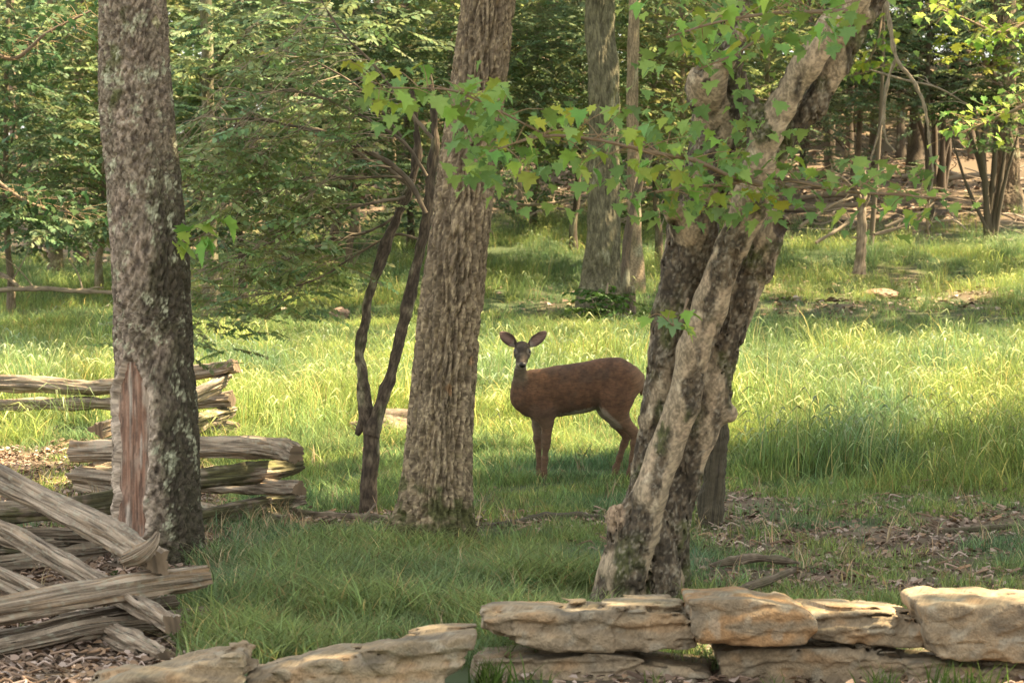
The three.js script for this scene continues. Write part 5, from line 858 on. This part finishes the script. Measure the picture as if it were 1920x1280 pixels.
// ---------- grass ----------
function tuft(seed, n, radius, h0, h1, w, { lean = 0.5, heads = 0, seg = 3, dry = 0.06 } = {}) {
  const R = rngOf(seed), mb = new MB();
  for (let k = 0; k < n; k++) {
    const a = R() * 6.28, rr = radius * Math.sqrt(R()), h = lerp(h0, h1, R() * R() * 0.5 + R() * 0.5), b = R() * 6.28, out = lean * h * (0.25 + R()), ww = w * (0.6 + R() * 0.8);
    const o = V(Math.cos(a) * rr, -0.015, Math.sin(a) * rr), dx = Math.cos(b), dz = Math.sin(b), v = 0.55 + R() * 0.9, isDry = R() < dry;
    const c = isDry ? [2.6 * v, 1.55 * v, 1.9 * v] : [(0.9 + R() * 0.3) * v, v, (0.8 + R() * 0.4) * v], fa = b + 1.57 + (R() - 0.5) * 1.6, sx = Math.cos(fa), sz = Math.sin(fa);
    let p0 = null;
    const P = (t) => V(o.x + dx * out * t * t, o.y + h * (t - 0.28 * t * t * lean * 1.3), o.z + dz * out * t * t);
    for (let s = 0; s <= seg; s++) {
      const t = s / seg, q = P(t), wd = ww * 0.5 * (1 - t * t * 0.95);
      const l = s === seg ? null : mb.v(q.x - sx * wd, q.y, q.z - sz * wd, c), r = s === seg ? mb.v(q.x, q.y, q.z, c) : mb.v(q.x + sx * wd, q.y, q.z + sz * wd, c);
      if (p0) { if (l === null) mb.t(p0[0], p0[1], r); else { mb.t(p0[0], p0[1], r); mb.t(p0[0], r, l); } }
      p0 = [l, r];
    }
    if (k < heads) {                                           // nodding seed head
      const hc = [1.75 * v, 1.4 * v, 2.1 * v], q0 = P(0.82), q1 = P(1).add(V(dx * 0.03, -0.012, dz * 0.03)), q2 = q1.clone().add(V(dx * 0.06, -0.055, dz * 0.06)), hw = 0.0052;
      for (const [ux, uz] of [[sx, sz], [-sz, sx]]) { const i0 = mb.v(q0.x, q0.y, q0.z, hc), i1 = mb.v(q1.x - ux * hw, q1.y, q1.z - uz * hw, hc), i2 = mb.v(q1.x + ux * hw, q1.y, q1.z + uz * hw, hc), i3 = mb.v(q2.x, q2.y, q2.z, hc); mb.t(i0, i1, i2); mb.t(i1, i3, i2); }
    }
  }
  return mb.geo();
}
{
  const R = rngOf(8080);
  const low = [1, 2, 3].map((s) => tuft(s, 26, 0.14, 0.04, 0.17, 0.005, { lean: 0.65, dry: 0.14 })), mid = [4, 5].map((s) => tuft(s, 28, 0.15, 0.08, 0.27, 0.0058, { lean: 0.85, dry: 0.12 })), tall = [6, 7, 8, 10, 11].map((s) => tuft(s, 24 + s % 3 * 4, 0.17, [0.25, 0.25, 0.12, 0.3, 0.2][s % 5], [0.5, 0.42, 0.34, 0.58, 0.46][s % 5], 0.0048, { lean: [0.7, 0.95, 0.8, 0.5, 0.75][s % 5], heads: [4, 2, 0, 3, 5][s % 5], seg: 4, dry: s === 10 ? 0.2 : 0.06 })), stems = [tuft(9, 14, 0.16, 0.3, 0.6, 0.0045, { lean: 0.45, seg: 3 })];
  const B = { low: [[], [], []], mid: [[], []], tall: [[], [], [], [], []], stems: [[]] };
  const clear = [[gx(296, 13.3), -13.3, 0.3], [gx(812, 13.75), -13.75, 0.28], [gx(1200, 11.6), -11.65, 0.26]];
  const sow = (n, p0, p1, d0, d1) => {
    for (let k = 0; k < n; k++) {
      const d = Math.sqrt(lerp(d0 * d0, d1 * d1, R())), px = lerp(p0, p1, R()), x = gx(px, d), z = -d, b = bare(x, z), den = 1 - sm(0.2, 0.9, b);
      if (R() > den || clear.some(([cx, cz, r]) => Math.hypot(x - cx, z - cz) < r)) continue;
      const n1 = fbm(x * 0.6, 9, z * 0.6), n2 = n3(x * 2.5, 3, z * 2.5), band = sm(19.6, 22.6, d + n2 * 1.6 + 2.2 * sm(1330, 1450, px)) * sm(31, 25, d + n2 * 2), w = sm(-0.3, 0.35, n1 + n2 * 0.3);
      const g = 0.65 + R() * 0.7, c = [lerp(0.155, 0.29, w) * g, lerp(0.265, 0.38, w) * g, lerp(0.13, 0.115, w) * g];
      const near = sm(17.5, 13.5, d); c[0] = lerp(c[0], c[0] * 0.92, near); c[1] = lerp(c[1], c[1] * 0.93, near); c[2] = lerp(c[2], c[2] * 1.12, near);  // near grass bluer and slightly darker: shade put into its colour
      const p = V(x, ground(x, z), z), rot = [(R() - 0.5) * 0.25, R() * 6.28, (R() - 0.5) * 0.25];
      let kind, s = 0.75 + R() * 0.6;
      const mixN = sm(-0.25, 0.2, fbm(x * 1.1 + 3, 7, z * 1.1)); if (R() < band * (0.35 + 0.65 * mixN)) { kind = R() < 0.06 + (px > 1350 ? 0.05 : 0) ? 'stems' : 'tall'; s *= lerp(0.6, 1.05, mixN); } else if (d > 36) { kind = R() < 0.5 ? 'mid' : 'tall'; s *= 0.8; } else kind = R() < (d < 13.6 && px < 1150 && px > 380 ? 0.75 : d > 19.3 ? 0.6 : 0.06) ? 'mid' : 'low';
      s *= lerp(0.55, 1.35, sm(-0.4, 0.4, n2 + (R() - 0.5) * 0.3)); if (Math.abs(d - 17.6) < 0.9 && px > 960 && px < 1230) s *= 0.75; if (px > 870 && px < 1150 && d > 12.3 && d < 14.8) s *= 0.6; if (b > 0.2 && kind !== 'tall') s *= 0.8; if (kind === 'low' && R() < 0.35 * sm(0.05, -0.3, n2)) continue;
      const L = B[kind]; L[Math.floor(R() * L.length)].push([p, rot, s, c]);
    }
  };
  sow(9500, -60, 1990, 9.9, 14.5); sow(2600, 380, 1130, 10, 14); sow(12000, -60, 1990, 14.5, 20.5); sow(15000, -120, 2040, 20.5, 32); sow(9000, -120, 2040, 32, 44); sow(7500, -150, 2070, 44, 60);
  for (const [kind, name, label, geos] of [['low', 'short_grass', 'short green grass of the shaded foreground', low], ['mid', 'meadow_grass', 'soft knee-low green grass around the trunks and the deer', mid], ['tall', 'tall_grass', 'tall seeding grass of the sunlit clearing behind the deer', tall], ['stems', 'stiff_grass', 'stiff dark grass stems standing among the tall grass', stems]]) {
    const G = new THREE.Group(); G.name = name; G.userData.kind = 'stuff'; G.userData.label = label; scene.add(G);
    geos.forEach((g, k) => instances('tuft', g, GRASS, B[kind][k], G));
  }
  // dead stalks round the fence and here and there in the grass
  const dead = []; for (let k = 0; k < 420; k++) { const nearFence = k < 110, d = nearFence ? 12.8 + R() * 3 : 10.5 + R() * 11, px = nearFence ? 385 + R() * 190 : R() * 1920, x = gx(px, d), g = 0.7 + R() * 0.6; dead.push([V(x, ground(x, -d), -d), [(R() - 0.5) * 0.5, R() * 6.28, (R() - 0.5) * 0.5], 0.6 + R() * 0.7, [0.33 * g, 0.26 * g, 0.165 * g]]); }
  const DG = new THREE.Group(); DG.name = 'dry_grass'; DG.userData.kind = 'stuff'; DG.userData.label = 'dry straw coloured stalks scattered in the green grass and beside the fence'; scene.add(DG);
  instances('stalk', tuft(78, 6, 0.07, 0.1, 0.36, 0.005, { lean: 0.9, dry: 0 }), DRY, dead, DG);
  // sprigs of grass in front of the wall
  const fr = []; for (const [px, n] of [[905, 9], [925, 7], [1480, 2], [1640, 4], [1670, 4], [1760, 4], [1800, 5], [1860, 5], [1240, 2], [1000, 3]]) for (let k = 0; k < n; k++) { const x = gx(px + (R() - 0.5) * 40, 9.25), z = -9.2 - R() * 0.12; fr.push([V(x, ground(x, z), z), [0, R() * 6.28, 0], 0.8 + R() * 0.5, [0.09, 0.16, 0.04]]); }
  const G = new THREE.Group(); G.name = 'grass_sprigs'; G.userData.kind = 'stuff'; G.userData.label = 'few green grass sprigs growing in front of the stone wall'; scene.add(G);
  instances('sprig', tuft(77, 7, 0.05, 0.1, 0.3, 0.007, { lean: 0.6 }), GRASS, fr, G);
}

renderer.setSize(1024, 682);
renderer.render(scene, camera);
